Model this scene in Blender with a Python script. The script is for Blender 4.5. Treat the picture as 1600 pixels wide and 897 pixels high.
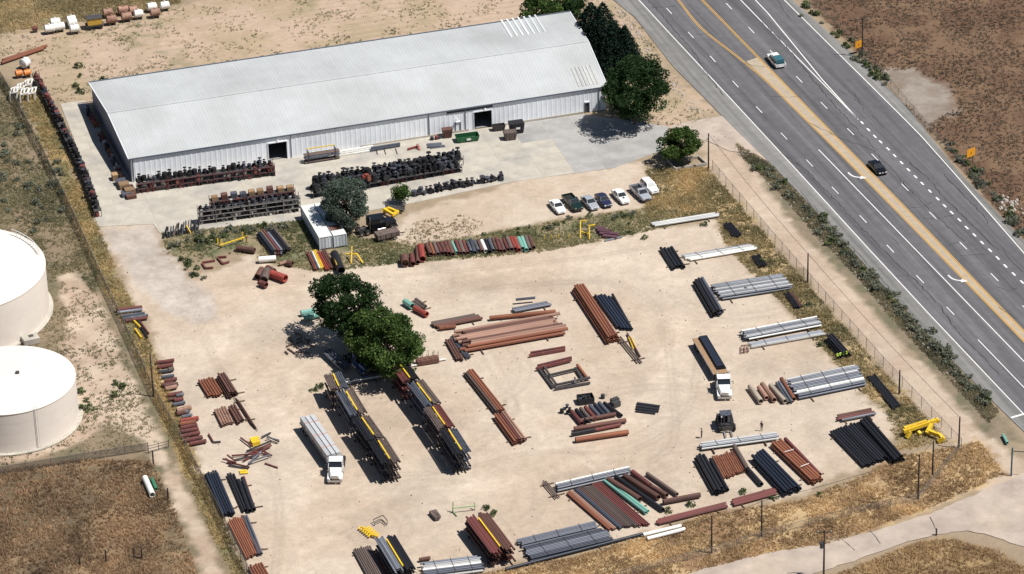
import bpy, math, random
import numpy as np
from mathutils import Vector, Matrix, Quaternion
random.seed(7); RNG = np.random.default_rng(7)
S = bpy.context.scene
for o in list(bpy.data.objects): bpy.data.objects.remove(o)
COL = S.collection
R = math.radians
# ------------------------------------------------------------------ camera
IW, IH, FPX, PITCH, ROLL, DIST = 1600., 897., 5900., R(28.96), R(-1.66), 664.
_f = Vector((0, math.cos(PITCH), -math.sin(PITCH))); _r0 = Vector((1, 0, 0)); _u0 = _r0.cross(_f)
_r = math.cos(ROLL)*_r0 + math.sin(ROLL)*_u0; _u = -math.sin(ROLL)*_r0 + math.cos(ROLL)*_u0
CAMPOS = -_f*DIST
cam = bpy.data.cameras.new('camera'); co = bpy.data.objects.new('camera', cam); COL.objects.link(co)
cam.sensor_width = 36; cam.lens = FPX/IW*36; cam.clip_start = 1; cam.clip_end = 6000
co.matrix_world = Matrix(((_r.x, _u.x, -_f.x, CAMPOS.x), (_r.y, _u.y, -_f.y, CAMPOS.y), (_r.z, _u.z, -_f.z, CAMPOS.z), (0, 0, 0, 1)))
S.camera = co
# ------------------------------------------------------------------ sky, sun, exposure
SUN_EL = R(61); SUN_DIR = Vector((0.95, -0.31, 0)).normalized()
w = bpy.data.worlds.new('World'); S.world = w; w.use_nodes = True
nt = w.node_tree; nt.nodes.clear()
sky = nt.nodes.new('ShaderNodeTexSky'); sky.sky_type = 'NISHITA'; sky.sun_disc = False
sky.sun_elevation = SUN_EL; sky.sun_rotation = math.atan2(SUN_DIR.x, SUN_DIR.y); sky.altitude = 1300; sky.dust_density = 1.5
bg = nt.nodes.new('ShaderNodeBackground'); bg.inputs[1].default_value = 0.05
wo = nt.nodes.new('ShaderNodeOutputWorld'); nt.links.new(sky.outputs[0], bg.inputs[0]); nt.links.new(bg.outputs[0], wo.inputs[0])
sl = bpy.data.lights.new('sun', 'SUN'); sl.energy = 5.0; sl.angle = R(0.55); sl.color = (1, 0.965, 0.915)
so = bpy.data.objects.new('sun', sl); COL.objects.link(so); so.location = (100, -30, 200)
sd = Vector((SUN_DIR.x*math.cos(SUN_EL), SUN_DIR.y*math.cos(SUN_EL), math.sin(SUN_EL)))
so.rotation_euler = sd.to_track_quat('Z', 'Y').to_euler()
S.view_settings.view_transform = 'Standard'; S.view_settings.look = 'None'; S.view_settings.exposure = 0.24; S.view_settings.gamma = 1
S.render.engine = 'CYCLES'; S.render.resolution_x = 1024; S.render.resolution_y = 574
# ------------------------------------------------------------------ pixel -> place
def G(px, py=None, z=0.0):
    if py is None: px, py = px
    d = _f + _r*((px-IW/2)/FPX) - _u*((py-IH/2)/FPX)
    return CAMPOS + d*((z-CAMPOS.z)/d.z)
def GP(pts, z=0.0): return [G(p[0], p[1], z) for p in pts]
# ------------------------------------------------------------------ materials
MATS = {}
def mat(name, col, rough=.7, metal=0., var=.25, scale=3., rand=.18, bump=.0, spec=.4, col2=None, c2amt=.5, coat=0):
    if name in MATS: return MATS[name]
    m = bpy.data.materials.new(name); m.use_nodes = True; N = m.node_tree.nodes; Lk = m.node_tree.links.new
    b = N['Principled BSDF']; b.inputs['Roughness'].default_value = rough; b.inputs['Metallic'].default_value = metal
    b.inputs['Specular IOR Level'].default_value = spec; b.inputs['Coat Weight'].default_value = coat
    tc = N.new('ShaderNodeTexCoord'); n1 = N.new('ShaderNodeTexNoise'); n1.inputs['Scale'].default_value = scale; n1.inputs['Detail'].default_value = 6; n1.inputs['Roughness'].default_value = .65
    Lk(tc.outputs['Object'], n1.inputs['Vector'])
    oi = N.new('ShaderNodeObjectInfo')
    mp = N.new('ShaderNodeMapRange'); mp.inputs[1].default_value = .3; mp.inputs[2].default_value = .7; mp.inputs[3].default_value = 1-var; mp.inputs[4].default_value = 1+var
    Lk(n1.outputs[0], mp.inputs[0])
    mr = N.new('ShaderNodeMapRange'); mr.inputs[3].default_value = 1-rand; mr.inputs[4].default_value = 1+rand; Lk(oi.outputs['Random'], mr.inputs[0])
    mu = N.new('ShaderNodeMath'); mu.operation = 'MULTIPLY'; Lk(mp.outputs[0], mu.inputs[0]); Lk(mr.outputs[0], mu.inputs[1])
    base = None
    if col2:
        n2 = N.new('ShaderNodeTexNoise'); n2.inputs['Scale'].default_value = scale*.45; n2.inputs['Detail'].default_value = 5
        va = N.new('ShaderNodeVectorMath'); va.operation = 'ADD'; Lk(tc.outputs['Object'], va.inputs[0]); Lk(oi.outputs['Location'], va.inputs[1]); Lk(va.outputs[0], n2.inputs['Vector'])
        r2 = N.new('ShaderNodeMapRange'); r2.inputs[1].default_value = .62-.3*c2amt; r2.inputs[2].default_value = .85-.3*c2amt; Lk(n2.outputs[0], r2.inputs[0])
        mx = N.new('ShaderNodeMix'); mx.data_type = 'RGBA'; mx.inputs[6].default_value = (*col, 1); mx.inputs[7].default_value = (*col2, 1); Lk(r2.outputs[0], mx.inputs[0]); base = mx.outputs[2]
    h = N.new('ShaderNodeHueSaturation'); h.inputs['Color'].default_value = (*col, 1)
    if base: Lk(base, h.inputs['Color'])
    Lk(mu.outputs[0], h.inputs['Value']); Lk(h.outputs[0], b.inputs['Base Color'])
    if bump:
        bp = N.new('ShaderNodeBump'); bp.inputs['Strength'].default_value = bump; bp.inputs['Distance'].default_value = .05; Lk(n1.outputs[0], bp.inputs['Height']); Lk(bp.outputs[0], b.inputs['Normal'])
    MATS[name] = m; return m
M = dict(
 lime=mat('lime_plastic', (.45, .6, .1), .5), orange=mat('rust_orange', (.235, .088, .048), .8, scale=2, col2=(.15, .058, .04)), brown=mat('rust_brown', (.125, .058, .044), .8, scale=2, col2=(.075, .042, .038)),
 red=mat('dark_red', (.15, .045, .04), .75, scale=2, col2=(.09, .038, .036)), bright=mat('bright_red', (.30, .055, .04), .6, scale=2, col2=(.2, .05, .04)),
 pink=mat('pale_rust', (.33, .195, .145), .8, scale=2, col2=(.2, .105, .075)), gbrown=mat('grey_brown', (.13, .095, .082), .8, scale=2, col2=(.075, .057, .053)),
 black=mat('black_coating', (.019, .019, .024), .5, scale=2, rand=.35), bblue=mat('blue_black', (.022, .028, .045), .5, scale=2, rand=.3),
 slate=mat('slate_steel', (.11, .12, .15), .5, .25, scale=2, col2=(.07, .075, .09)), silver=mat('galvanized', (.235, .25, .285), .5, .2, scale=2, var=.25, rand=.4, col2=(.12, .125, .145), c2amt=.8),
 white=mat('white_coating', (.75, .74, .7), .5, var=.08, rand=.06, col2=(.6, .56, .5), c2amt=.3), pale=mat('pale_steel', (.42, .42, .41), .5, .1, scale=2, col2=(.25, .25, .25)), tan=mat('tan_coating', (.42, .35, .28), .75, scale=1.5, col2=(.22, .19, .17)),
 aqua=mat('aqua_coating', (.2, .42, .35), .5, var=.12), green=mat('green_coating', (.04, .22, .12), .5), yellow=mat('yellow_paint', (.72, .48, .03), .55, var=.12, rand=.05, col2=(.5, .3, .05), c2amt=.3),
 timber=mat('weathered_timber', (.12, .085, .06), .9, scale=4, rand=.3), wood=mat('crate_wood', (.3, .19, .105), .85, scale=4, rand=.3), steel=mat('dark_steel', (.075, .07, .07), .6, .3, scale=3),
 castiron=mat('cast_iron', (.017, .016, .019), .75, scale=4, rand=.5), castred=mat('red_primer_iron', (.15, .045, .04), .65, scale=4, rand=.4), castblue=mat('blue_grey_iron', (.05, .055, .068), .75, scale=4, rand=.4), castwhite=mat('pale_iron', (.42, .39, .36), .6, scale=4, rand=.25),
 glass=mat('dark_glass', (.02, .025, .03), .08, spec=.8, var=.05, rand=0), tyre=mat('tyre_rubber', (.02, .02, .02), .85), chrome=mat('wheel_metal', (.55, .55, .56), .3, .8), lamp=mat('lamp_lens', (.8, .8, .78), .15, var=.02, rand=0), tail=mat('tail_lens', (.4, .02, .02), .2, rand=0),
 pole=mat('creosote_pole', (.06, .045, .04), .9, scale=4), post=mat('fence_steel', (.2, .19, .18), .6, .4), rock=mat('pale_rock', (.48, .43, .38), .9, scale=2, rand=.25, bump=.4), sheet=mat('debris_white', (.7, .68, .64), .7))
def paint(name, c, rough=.28): return mat('paint_'+name, c, rough, var=.06, scale=1.2, rand=0, coat=.5)
# ------------------------------------------------------------------ mesh helpers
class MB:
    def __init__(s): s.v = []; s.f = []; s.mi = []; s.cur = 0
    def add(s, vs, fs):
        k = len(s.v); s.v += [tuple(v) for v in vs]; s.f += [tuple(i+k for i in f) for f in fs]; s.mi += [s.cur]*len(fs); return s
    def box(s, c, d, rz=0, M4=None):
        x, y, z = d[0]/2, d[1]/2, d[2]/2; cs, sn = math.cos(rz), math.sin(rz); vs = []
        for a, b_, e in ((-x, -y, -z), (x, -y, -z), (x, y, -z), (-x, y, -z), (-x, -y, z), (x, -y, z), (x, y, z), (-x, y, z)): vs.append((c[0]+a*cs-b_*sn, c[1]+a*sn+b_*cs, c[2]+e))
        return s.add(vs, [(0, 3, 2, 1), (4, 5, 6, 7), (0, 1, 5, 4), (1, 2, 6, 5), (2, 3, 7, 6), (3, 0, 4, 7)])
    def bar(s, p, q, a, b_=None):
        p, q = Vector(p), Vector(q); d = (q-p).normalized(); b_ = b_ or a
        up = Vector((0, 0, 1)) if abs(d.z) < .95 else Vector((1, 0, 0)); x = d.cross(up).normalized()*a/2; y = x.cross(d).normalized()*b_/2
        vs = [e+sx*x+sy*y for e in (p, q) for sx, sy in ((-1, -1), (1, -1), (1, 1), (-1, 1))]
        return s.add(vs, [(3, 2, 1, 0), (4, 5, 6, 7), (0, 1, 5, 4), (1, 2, 6, 5), (2, 3, 7, 6), (3, 0, 4, 7)])
    def cyl(s, p, q, r0, r1=None, n=10, cap=True):
        p, q = Vector(p), Vector(q); d = (q-p).normalized(); r1 = r0 if r1 is None else r1
        up = Vector((0, 0, 1)) if abs(d.z) < .95 else Vector((1, 0, 0)); x = d.cross(up).normalized(); y = x.cross(d)
        vs = []
        for e, r in ((p, r0), (q, r1)):
            for i in range(n): a = 2*math.pi*i/n; vs.append(e+x*r*math.cos(a)+y*r*math.sin(a))
        fs = [(i, (i+1) % n, n+(i+1) % n, n+i) for i in range(n)]
        if cap: fs += [tuple(range(n-1, -1, -1)), tuple(range(n, 2*n))]
        return s.add(vs, fs)
    def lathe(s, prof, n=24, c=(0, 0, 0)):
        vs = []
        for r, z in prof:
            for i in range(n): a = 2*math.pi*i/n; vs.append((c[0]+r*math.cos(a), c[1]+r*math.sin(a), c[2]+z))
        fs = []
        for k in range(len(prof)-1):
            for i in range(n): j = (i+1) % n; fs.append((k*n+i, k*n+j, (k+1)*n+j, (k+1)*n+i))
        return s.add(vs, fs)
    def prism(s, poly, z0, z1):
        n = len(poly); vs = [(p[0], p[1], z0) for p in poly]+[(p[0], p[1], z1) for p in poly]
        return s.add(vs, [tuple(range(n-1, -1, -1)), tuple(range(n, 2*n))]+[(i, (i+1) % n, n+(i+1) % n, n+i) for i in range(n)])
    def mesh(s, name, smooth=False):
        m = bpy.data.meshes.new(name); m.from_pydata(s.v, [], s.f)
        if smooth:
            m.polygons.foreach_set('use_smooth', [True]*len(m.polygons)); m.set_sharp_from_angle(angle=R(42))
        if any(s.mi): m.polygons.foreach_set('material_index', s.mi)
        m.update(); return m
def tag(o, label=None, cat=None, group=None, kind=None):
    if label: o['label'] = label
    if cat: o['category'] = cat
    if group: o['group'] = group
    if kind: o['kind'] = kind
    return o
def link(name, data, parent=None, loc=None, rz=None):
    o = bpy.data.objects.new(name, data); COL.objects.link(o)
    if parent: o.parent = parent
    if loc is not None: o.location = loc
    if rz is not None: o.rotation_euler = (0, 0, rz)
    return o
def obj(name, mb, m, parent=None, loc=None, rz=None, smooth=False):
    me = mb.mesh(name, smooth)
    for x in (m if isinstance(m, (list, tuple)) else [m]): me.materials.append(x)
    return link(name, me, parent, loc, rz)
def thing(name, label, cat, loc=(0, 0, 0), rz=0, group=None): return tag(link(name, None, None, loc, rz), label, cat, group)
def copy_tree(o, parent=None):
    c = o.copy(); COL.objects.link(c); c.parent = parent
    for ch in list(o.children): copy_tree(ch, c)
    return c
# polygons on the ground
def W2(pts, z=0): return np.array([(v.x, v.y) for v in GP(pts, z)])
def inside(P, poly):
    x, y = P[:, 0], P[:, 1]; r = np.zeros(len(P), bool); n = len(poly); j = n-1
    for i in range(n):
        xi, yi = poly[i]; xj, yj = poly[j]
        r ^= ((yi > y) != (yj > y)) & (x < (xj-xi)*(y-yi)/(yj-yi+1e-12)+xi); j = i
    return r
def segdist(P, poly, closed=True):
    d = np.full(len(P), 1e9); n = len(poly)
    for i in range(n if closed else n-1):
        a, b_ = poly[i], poly[(i+1) % n]; ab = b_-a; t = np.clip(((P-a)@ab)/(ab@ab+1e-9), 0, 1)
        d = np.minimum(d, np.hypot(*(P-a-t[:, None]*ab).T))
    return d
def sdist(P, poly): return np.where(inside(P, poly), 1, -1)*segdist(P, poly)
def vnoise(P, scale, seed=0, octv=4):
    out = np.zeros(len(P)); amp = 1.; tot = 0
    for o in range(octv):
        rg = np.random.default_rng(seed*31+o); T = rg.random((256, 256)); q = P/scale*(2**o)+rg.random(2)*100
        i = np.floor(q).astype(int); f = q-i; f = f*f*(3-2*f); x0, y0 = i[:, 0] % 256, i[:, 1] % 256; x1, y1 = (x0+1) % 256, (y0+1) % 256
        out += amp*((T[x0, y0]*(1-f[:, 0])+T[x1, y0]*f[:, 0])*(1-f[:, 1])+(T[x0, y1]*(1-f[:, 0])+T[x1, y1]*f[:, 0])*f[:, 1]); tot += amp; amp *= .55
    return out/tot
def offset_line(pts, w, z):
    """strip of constant width along a ground polyline -> verts, faces"""
    P = [Vector((p[0], p[1])) for p in pts]; vs = []; fs = []
    for i, p in enumerate(P):
        a = P[max(i-1, 0)]; b_ = P[min(i+1, len(P)-1)]; t = (b_-a).normalized(); n = Vector((-t.y, t.x))
        ww = w[i] if isinstance(w, (list, tuple)) else w
        vs += [(p.x+n.x*ww/2, p.y+n.y*ww/2, z), (p.x-n.x*ww/2, p.y-n.y*ww/2, z)]
    for i in range(len(P)-1): fs.append((2*i+1, 2*i+3, 2*i+2, 2*i))
    return vs, fs
def dense(pts, step=2.):
    out = []
    for a, b_ in zip(pts[:-1], pts[1:]):
        a, b_ = Vector((a[0], a[1])), Vector((b_[0], b_[1])); n = max(1, int((b_-a).length/step))
        out += [a.lerp(b_, i/n) for i in range(n)]
    return out+[Vector((pts[-1][0], pts[-1][1]))]
def smooth_line(pts, it=2):
    P = [Vector((p[0], p[1])) for p in pts]
    for _ in range(it):
        Q = [P[0]]
        for a, b_ in zip(P[:-1], P[1:]): Q += [a.lerp(b_, .25), a.lerp(b_, .75)]
        P = Q+[P[-1]]
    return P
# ================================================================== THE SETTING
YARD = [(150,340),(240,350),(262,395),(290,440),(345,415),(390,395),(430,415),(500,425),(620,412),(840,392),(1010,360),(1115,345),(1130,380),(1185,440),(1245,500),(1295,560),(1345,610),(1385,650),(1395,700),(1340,735),(1250,772),(1100,795),(1010,830),(800,880),(640,935),(400,950),(385,897),(345,800),(305,700),(262,590),(228,500),(195,440),(165,380)]
CARPARK = [(600,372),(640,335),(800,285),(1005,250),(1030,300),(1000,325),(870,345),(760,365),(640,385)]
APRON = [(94,162),(132,157),(150,190),(207,284),(560,229),(910,178),(1045,198),(1035,235),(960,262),(800,284),(640,318),(500,342),(250,364),(240,350),(152,354),(128,250)]
BACKLOT = [(-30,52),(60,40),(280,8),(520,-40),(1020,-40),(1000,20),(1040,110),(1120,180),(1140,235),(1040,205),(1000,180),(900,150),(150,185),(100,165),(65,150),(40,95),(-30,85)]
RTRACK = [(1045,198),(1110,185),(1150,230),(1198,300),(1256,370),(1320,437),(1384,508),(1454,583),(1545,685),(1660,780),(1660,900),(1560,800),(1480,690),(1380,580),(1290,478),(1200,372),(1112,270),(1085,215)]
LTRACK = [(85,430),(120,425),(155,470),(190,560),(230,640),(255,690),(290,760),(330,840),(365,930),(325,930),(300,850),(262,760),(228,690),(170,660),(130,690),(60,715),(-40,725),(-40,700),(60,700),(112,660),(112,600),(95,540),(110,490)]
SIDEROAD = [(1020,897),(1040,905),(1200,864),(1290,850),(1363,831),(1453,803),(1562,757),(1640,720),(1700,800),(1640,870),(1560,840),(1513,829),(1463,836),(1420,846),(1363,866),(1300,888),(1150,935),(980,940)]
GOLDEN = [(700,905),(900,870),(1010,838),(1100,805),(1250,782),(1350,742),(1400,715),(1480,700),(1530,690),(1570,740),(1450,795),(1290,850),(1150,882),(980,920),(700,960)]
GOLD2 = [(1290,905),(1420,852),(1480,842),(1560,860),(1620,900),(1620,960),(1290,960)]
RSTRIP = [(1010,265),(1105,262),(1200,372),(1290,478),(1380,580),(1480,690),(1400,705),(1390,655),(1300,560),(1250,500),(1190,440),(1135,385),(1120,340),(1010,340)]
MIDSTRIP = [(250,362),(480,340),(560,372),(640,378),(860,340),(1010,325),(1120,335),(1010,362),(840,395),(620,412),(500,425),(430,412),(390,395),(300,410),(262,395)]
LSTRIP = [(40,135),(62,140),(110,250),(150,345),(190,440),(228,520),(262,600),(300,700),(345,800),(390,900),(362,900),(310,790),(268,690),(225,590),(185,490),(150,420),(100,310),(70,230),(30,150)]
BROWNL = [(-40,740),(120,718),(235,720),(262,770),(310,900),(340,960),(-40,960)]
GRASSTOP = [(-40,-40),(300,-40),(280,5),(190,25),(60,42),(-40,58)]
RFIELD = [(1240,-40),(1265,5),(1345,85),(1460,215),(1545,310),(1660,440),(1900,440),(1900,-40)]
PIX = dict(yard=YARD, carpark=CARPARK, back=BACKLOT, rtrack=RTRACK, ltrack=LTRACK, golden=GOLDEN, gold2=GOLD2, rstrip=RSTRIP, mid=MIDSTRIP, lstrip=LSTRIP, brownl=BROWNL, gtop=GRASSTOP, rfield=RFIELD, side=SIDEROAD, drive=[(156,356),(240,352),(258,385),(285,430),(330,462),(345,500),(300,505),(240,470),(195,420)], turnout=[(1340,92),(1365,112),(1420,108),(1480,130),(1500,165),(1450,195),(1400,148)], verge=[(1135,205),(1200,255),(1290,348),(1382,450),(1470,548),(1562,640),(1600,690),(1540,690),(1450,585),(1380,510),(1318,440),(1250,370),(1195,300),(1150,240)], lscrub=[(-400,-60),(-40,60),(30,150),(75,245),(110,325),(152,420),(190,500),(240,612),(300,720),(390,900),(440,1000),(-400,1000)])
WP = {k: W2(v) for k, v in PIX.items()}
def build_ground():
    fx = np.concatenate([[-2500, -1200, -600, -320, -220, -170, -140], np.arange(-125, 125.1, .47), [140, 170, 220, 320, 600, 1200, 2500]])
    fy = np.concatenate([[-420, -300, -220, -160, -130], np.arange(-112, 150.1, .47), [165, 190, 230, 300, 450, 800, 1500, 3500]])
    X, Y = np.meshgrid(fx, fy, indexing='ij'); P = np.c_[X.ravel(), Y.ravel()]
    n = len(P)
    base = np.tile(np.array([.29, .225, .155]), (n, 1))           # dry earth
    nz = vnoise(P, 6, 3)-.5; nf = vnoise(P, 1.6, 4, 3)-.5; nb = vnoise(P, 18, 5)
    lab = np.zeros(n, int)
    def lay(key, col, soft, col2=None, amt=1., nsc=5, seed=20, lid=None):
        nonlocal base
        d = sdist(P, WP[key])+nz*soft*2.2+nf*soft*1.6
        wgt = np.clip(d/soft+.5, 0, 1)*amt
        c = np.tile(np.array(col, float), (n, 1))
        if col2 is not None:
            k = np.clip((vnoise(P, nsc, seed)-.4)*4.5, 0, 1)[:, None]; c = c*(1-k)+np.array(col2)*k
        base = base*(1-wgt[:, None])+c*wgt[:, None]
        if lid: lab[sdist(P, WP[key]) > 0] = lid
    DIRT = (.48, .402, .32); DIRT2 = (.435, .348, .268)
    lay('lscrub', (.215, .165, .11), 2, (.14, .122, .076), nsc=7, seed=11)
    lay('rfield', (.125, .075, .048), 2, (.165, .105, .066), nsc=4, seed=21)
    lay('turnout', (.27, .235, .20), 2.2, (.21, .17, .14), nsc=4, seed=66)
    lay('back', (.42, .315, .235), 2.5, (.355, .275, .185), nsc=9, seed=22, lid=2)
    lay('gtop', (.25, .185, .10), 3, (.16, .14, .075), nsc=5, seed=23)
    lay('brownl', (.24, .165, .095), 3, (.125, .095, .06), nsc=7, seed=24)
    lay('ltrack', (.45, .36, .275), 1.2, (.36, .27, .20), nsc=5, seed=25, lid=3)
    lay('verge', (.215, .17, .12), 1.5, (.145, .13, .083), nsc=3, seed=61)
    lay('rtrack', (.40, .31, .235), 1.3, (.44, .355, .275), nsc=5, seed=26, lid=3)
    lay('golden', (.43, .315, .175), 1.8, (.24, .15, .085), nsc=4, seed=27)
    lay('gold2', (.30, .21, .11), 2, (.17, .11, .06), nsc=4, seed=28)
    lay('rstrip', (.36, .27, .15), 2, (.19, .15, .085), nsc=4, seed=29)
    lay('lstrip', (.30, .215, .10), 1.5, (.15, .14, .07), nsc=5, seed=30)
    lay('mid', (.25, .20, .125), 2.5, (.12, .128, .07), nsc=4, seed=31)
    lay('carpark', DIRT2, 1.5, DIRT, nsc=8, seed=32, lid=1)
    lay('yard', DIRT, 1.6, DIRT2, nsc=14, seed=33, lid=1)
    lay('drive', (.425, .375, .325), 1.8, (.36, .31, .265), nsc=3, seed=71)
    # wheel tracks worn into the yard dirt
    for pts, wd, k in (([(215,380),(250,440),(310,520),(420,600),(470,690),(480,800),(470,900)], 3., 1.12), ([(330,470),(440,450),(620,430),(850,420),(1010,400),(1060,440),(1060,520),(1000,650),(930,720),(760,760),(560,780),(500,850)], 2.4, 1.12),
                       ([(760,450),(880,440),(980,440),(1040,490),(1050,590),(1060,690),(1020,720)], 1.1, .84), ([(300,460),(330,560),(420,700),(440,800),(430,900)], 1.1, .84), ([(345,445),(480,440),(700,425),(900,405),(1020,385)], .9, .84),
                       ([(560,740),(700,740),(840,700),(980,715),(1080,650),(1090,560)], 1., .85), ([(205,370),(240,420),(290,470)], 1.4, .9)):
        ln = np.array([(v.x, v.y) for v in smooth_line([(g_.x, g_.y) for g_ in GP(pts)], 2)])
        d = segdist(P, ln, False); dd = np.abs(d-(wd*.45 if wd < 2 else 0)); wt = np.exp(-(dd/(wd*.32 if wd < 2 else wd))**2)*(.75+nf)
        base *= (1+(k-1)*wt)[:, None]
    rk = random.Random(77)
    for _ in range(34):
        x0, y0 = rk.uniform(330, 1080), rk.uniform(430, 800); a_ = rk.choice([rk.gauss(.9, .25), rk.gauss(-.15, .25)]); c_ = rk.gauss(0, .012); pts = []
        for _k in range(9): pts.append((x0, y0)); x0 += 22*math.cos(a_); y0 += 22*math.sin(a_)*.7; a_ += c_*22
        ln = np.array([(v.x, v.y) for v in smooth_line([(g_.x, g_.y) for g_ in GP(pts)], 1)]); sel = np.where((P[:, 0] > ln[:, 0].min()-3) & (P[:, 0] < ln[:, 0].max()+3) & (P[:, 1] > ln[:, 1].min()-3) & (P[:, 1] < ln[:, 1].max()+3) & (np.abs(P[:, 0]) < 124))[0]
        d = segdist(P[sel], ln, False); wt = np.exp(-((d-.95)/.34)**2)*(.6+1.2*nf[sel]); base[sel] *= (1+rk.choice([-.15, -.12, .10])*wt)[:, None]
    for px_, py_, rr in ((760,440,5), (430,520,7), (620,770,6), (1000,600,6), (1050,470,5), (230,400,4), (880,740,4), (540,830,5), (700,640,3), (1180,570,4)):
        c_ = G(px_, py_); d = np.hypot(P[:, 0]-c_.x, P[:, 1]-c_.y)+nz*rr*1.6; base *= (1-.13*np.clip(1.2-d/rr, 0, 1))[:, None]
    # ruts and oil-dark disturbed soil near the stacks
    st = np.clip((vnoise(P, 9, 41)-.56)*5, 0, 1)*(sdist(P, WP['yard']) > 1); base *= (1-.12*st)[:, None]
    # weed furrows behind the warehouse
    ax = np.array([.965, .262]); dperp = P@np.array([-.262, .965]); inb = np.clip(sdist(P, WP['back'])/3, 0, 1)
    rows = np.clip(np.sin(dperp*2*math.pi/2.3+nz*2.5)*.9-.35, 0, 1)*np.clip((vnoise(P*[1, 1], 10, 44)-.44)*6, 0, 1)*inb*np.clip((nf+.22)*4, 0, 1)
    base = base*(1-rows[:, None]*.5)+np.array([.13, .125, .085])*rows[:, None]*.5
    wd_ = np.clip((vnoise(P, 8, 45)-.56)*7, 0, 1)*inb*np.clip((nf+.1)*4, 0, 1); base = base*(1-wd_[:, None]*.5)+np.array([.16, .15, .08])*wd_[:, None]*.5
    base *= (.93+.14*nb)[:, None]*(1+.22*nf)[:, None]
    Z = (vnoise(P, 5, 50)-.5)*.10*np.clip(-sdist(P, WP['yard'])/6, 0, 1)*np.clip(1-np.hypot(P[:, 0], P[:, 1])/400, 0, 1)-.07
    idx = np.arange(n).reshape(len(fx), len(fy))
    Q = np.stack([idx[:-1, :-1], idx[1:, :-1], idx[1:, 1:], idx[:-1, 1:]], -1).reshape(-1, 4)
    fl = lab[Q[:, 0]]
    m = bpy.data.materials.new('earth'); m.use_nodes = True; N = m.node_tree.nodes; Lk = m.node_tree.links.new; b = N['Principled BSDF']; b.inputs['Roughness'].default_value = .95; b.inputs['Specular IOR Level'].default_value = .15
    at = N.new('ShaderNodeAttribute'); at.attribute_name = 'soil'; tc = N.new('ShaderNodeTexCoord')
    cur = at.outputs['Color']
    for sc, lo, hi, det in ((9., .85, 1.14, 8), (1.1, .88, 1.12, 6)):
        t = N.new('ShaderNodeTexNoise'); t.inputs['Scale'].default_value = sc; t.inputs['Detail'].default_value = det; t.inputs['Roughness'].default_value = .75; Lk(tc.outputs['Object'], t.inputs['Vector'])
        r_ = N.new('ShaderNodeMapRange'); r_.inputs[1].default_value = .3; r_.inputs[2].default_value = .7; r_.inputs[3].default_value = lo; r_.inputs[4].default_value = hi; Lk(t.outputs[0], r_.inputs[0])
        v_ = N.new('ShaderNodeVectorMath'); v_.operation = 'SCALE'; Lk(cur, v_.inputs[0]); Lk(r_.outputs[0], v_.inputs['Scale']); cur = v_.outputs[0]
    Lk(cur, b.inputs['Base Color'])
    t = N.new('ShaderNodeTexNoise'); t.inputs['Scale'].default_value = 2.2; t.inputs['Detail'].default_value = 9; t.inputs['Roughness'].default_value = .7; Lk(tc.outputs['Object'], t.inputs['Vector'])
    bp = N.new('ShaderNodeBump'); bp.inputs['Strength'].default_value = .55; bp.inputs['Distance'].default_value = .12; Lk(t.outputs[0], bp.inputs['Height']); Lk(bp.outputs[0], b.inputs['Normal'])
    for lid, nm in ((0, 'ground'), (1, 'dirt_yard'), (2, 'dirt_field'), (3, 'dirt_track')):
        q = Q[fl == lid]; used, inv = np.unique(q.ravel(), return_inverse=True)
        me = bpy.data.meshes.new(nm); me.vertices.add(len(used)); me.vertices.foreach_set('co', np.c_[P[used], Z[used]].astype(np.float32).ravel())
        me.loops.add(len(inv)); me.loops.foreach_set('vertex_index', inv.astype(np.int32)); me.polygons.add(len(q)); me.polygons.foreach_set('loop_start', np.arange(0, len(inv), 4, dtype=np.int32))
        me.polygons.foreach_set('use_smooth', np.ones(len(q), bool)); me.update(calc_edges=True)
        ca = me.attributes.new('soil', 'FLOAT_COLOR', 'POINT'); ca.data.foreach_set('color', np.c_[base[used], np.ones(len(used))].astype(np.float32).ravel())
        me.materials.append(m); tag(link(nm, me), kind='structure')
build_ground()
def road_mat(nm_, col, m=None, ang=None, sc=(60, 1.5), lo=.68, hi=1.3):
    m = m or mat(nm_, col, .9, var=.12, scale=.5, rand=0, bump=.1, spec=.25); N = m.node_tree.nodes; Lk = m.node_tree.links.new; b = N['Principled BSDF']; src = b.inputs['Base Color'].links[0].from_socket
    tc = N.new('ShaderNodeTexCoord'); mp = N.new('ShaderNodeMapping'); a_, b_ = G(1200, 217), G(1411, 448); mp.vector_type = 'TEXTURE'; mp.inputs['Rotation'].default_value = (0, 0, math.atan2(b_.y-a_.y, b_.x-a_.x) if ang is None else ang); mp.inputs['Scale'].default_value = (*sc, 1); Lk(tc.outputs['Object'], mp.inputs[0])
    t = N.new('ShaderNodeTexNoise'); t.inputs['Scale'].default_value = 1.; t.inputs['Detail'].default_value = 5; t.inputs['Roughness'].default_value = .6; Lk(mp.outputs[0], t.inputs['Vector']); r_ = N.new('ShaderNodeMapRange'); r_.inputs[1].default_value = .32; r_.inputs[2].default_value = .68; r_.inputs[3].default_value = lo; r_.inputs[4].default_value = hi; Lk(t.outputs[0], r_.inputs[0])
    v_ = N.new('ShaderNodeVectorMath'); v_.operation = 'SCALE'; Lk(src, v_.inputs[0]); Lk(r_.outputs[0], v_.inputs['Scale']); Lk(v_.outputs[0], b.inputs['Base Color']); return m
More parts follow.
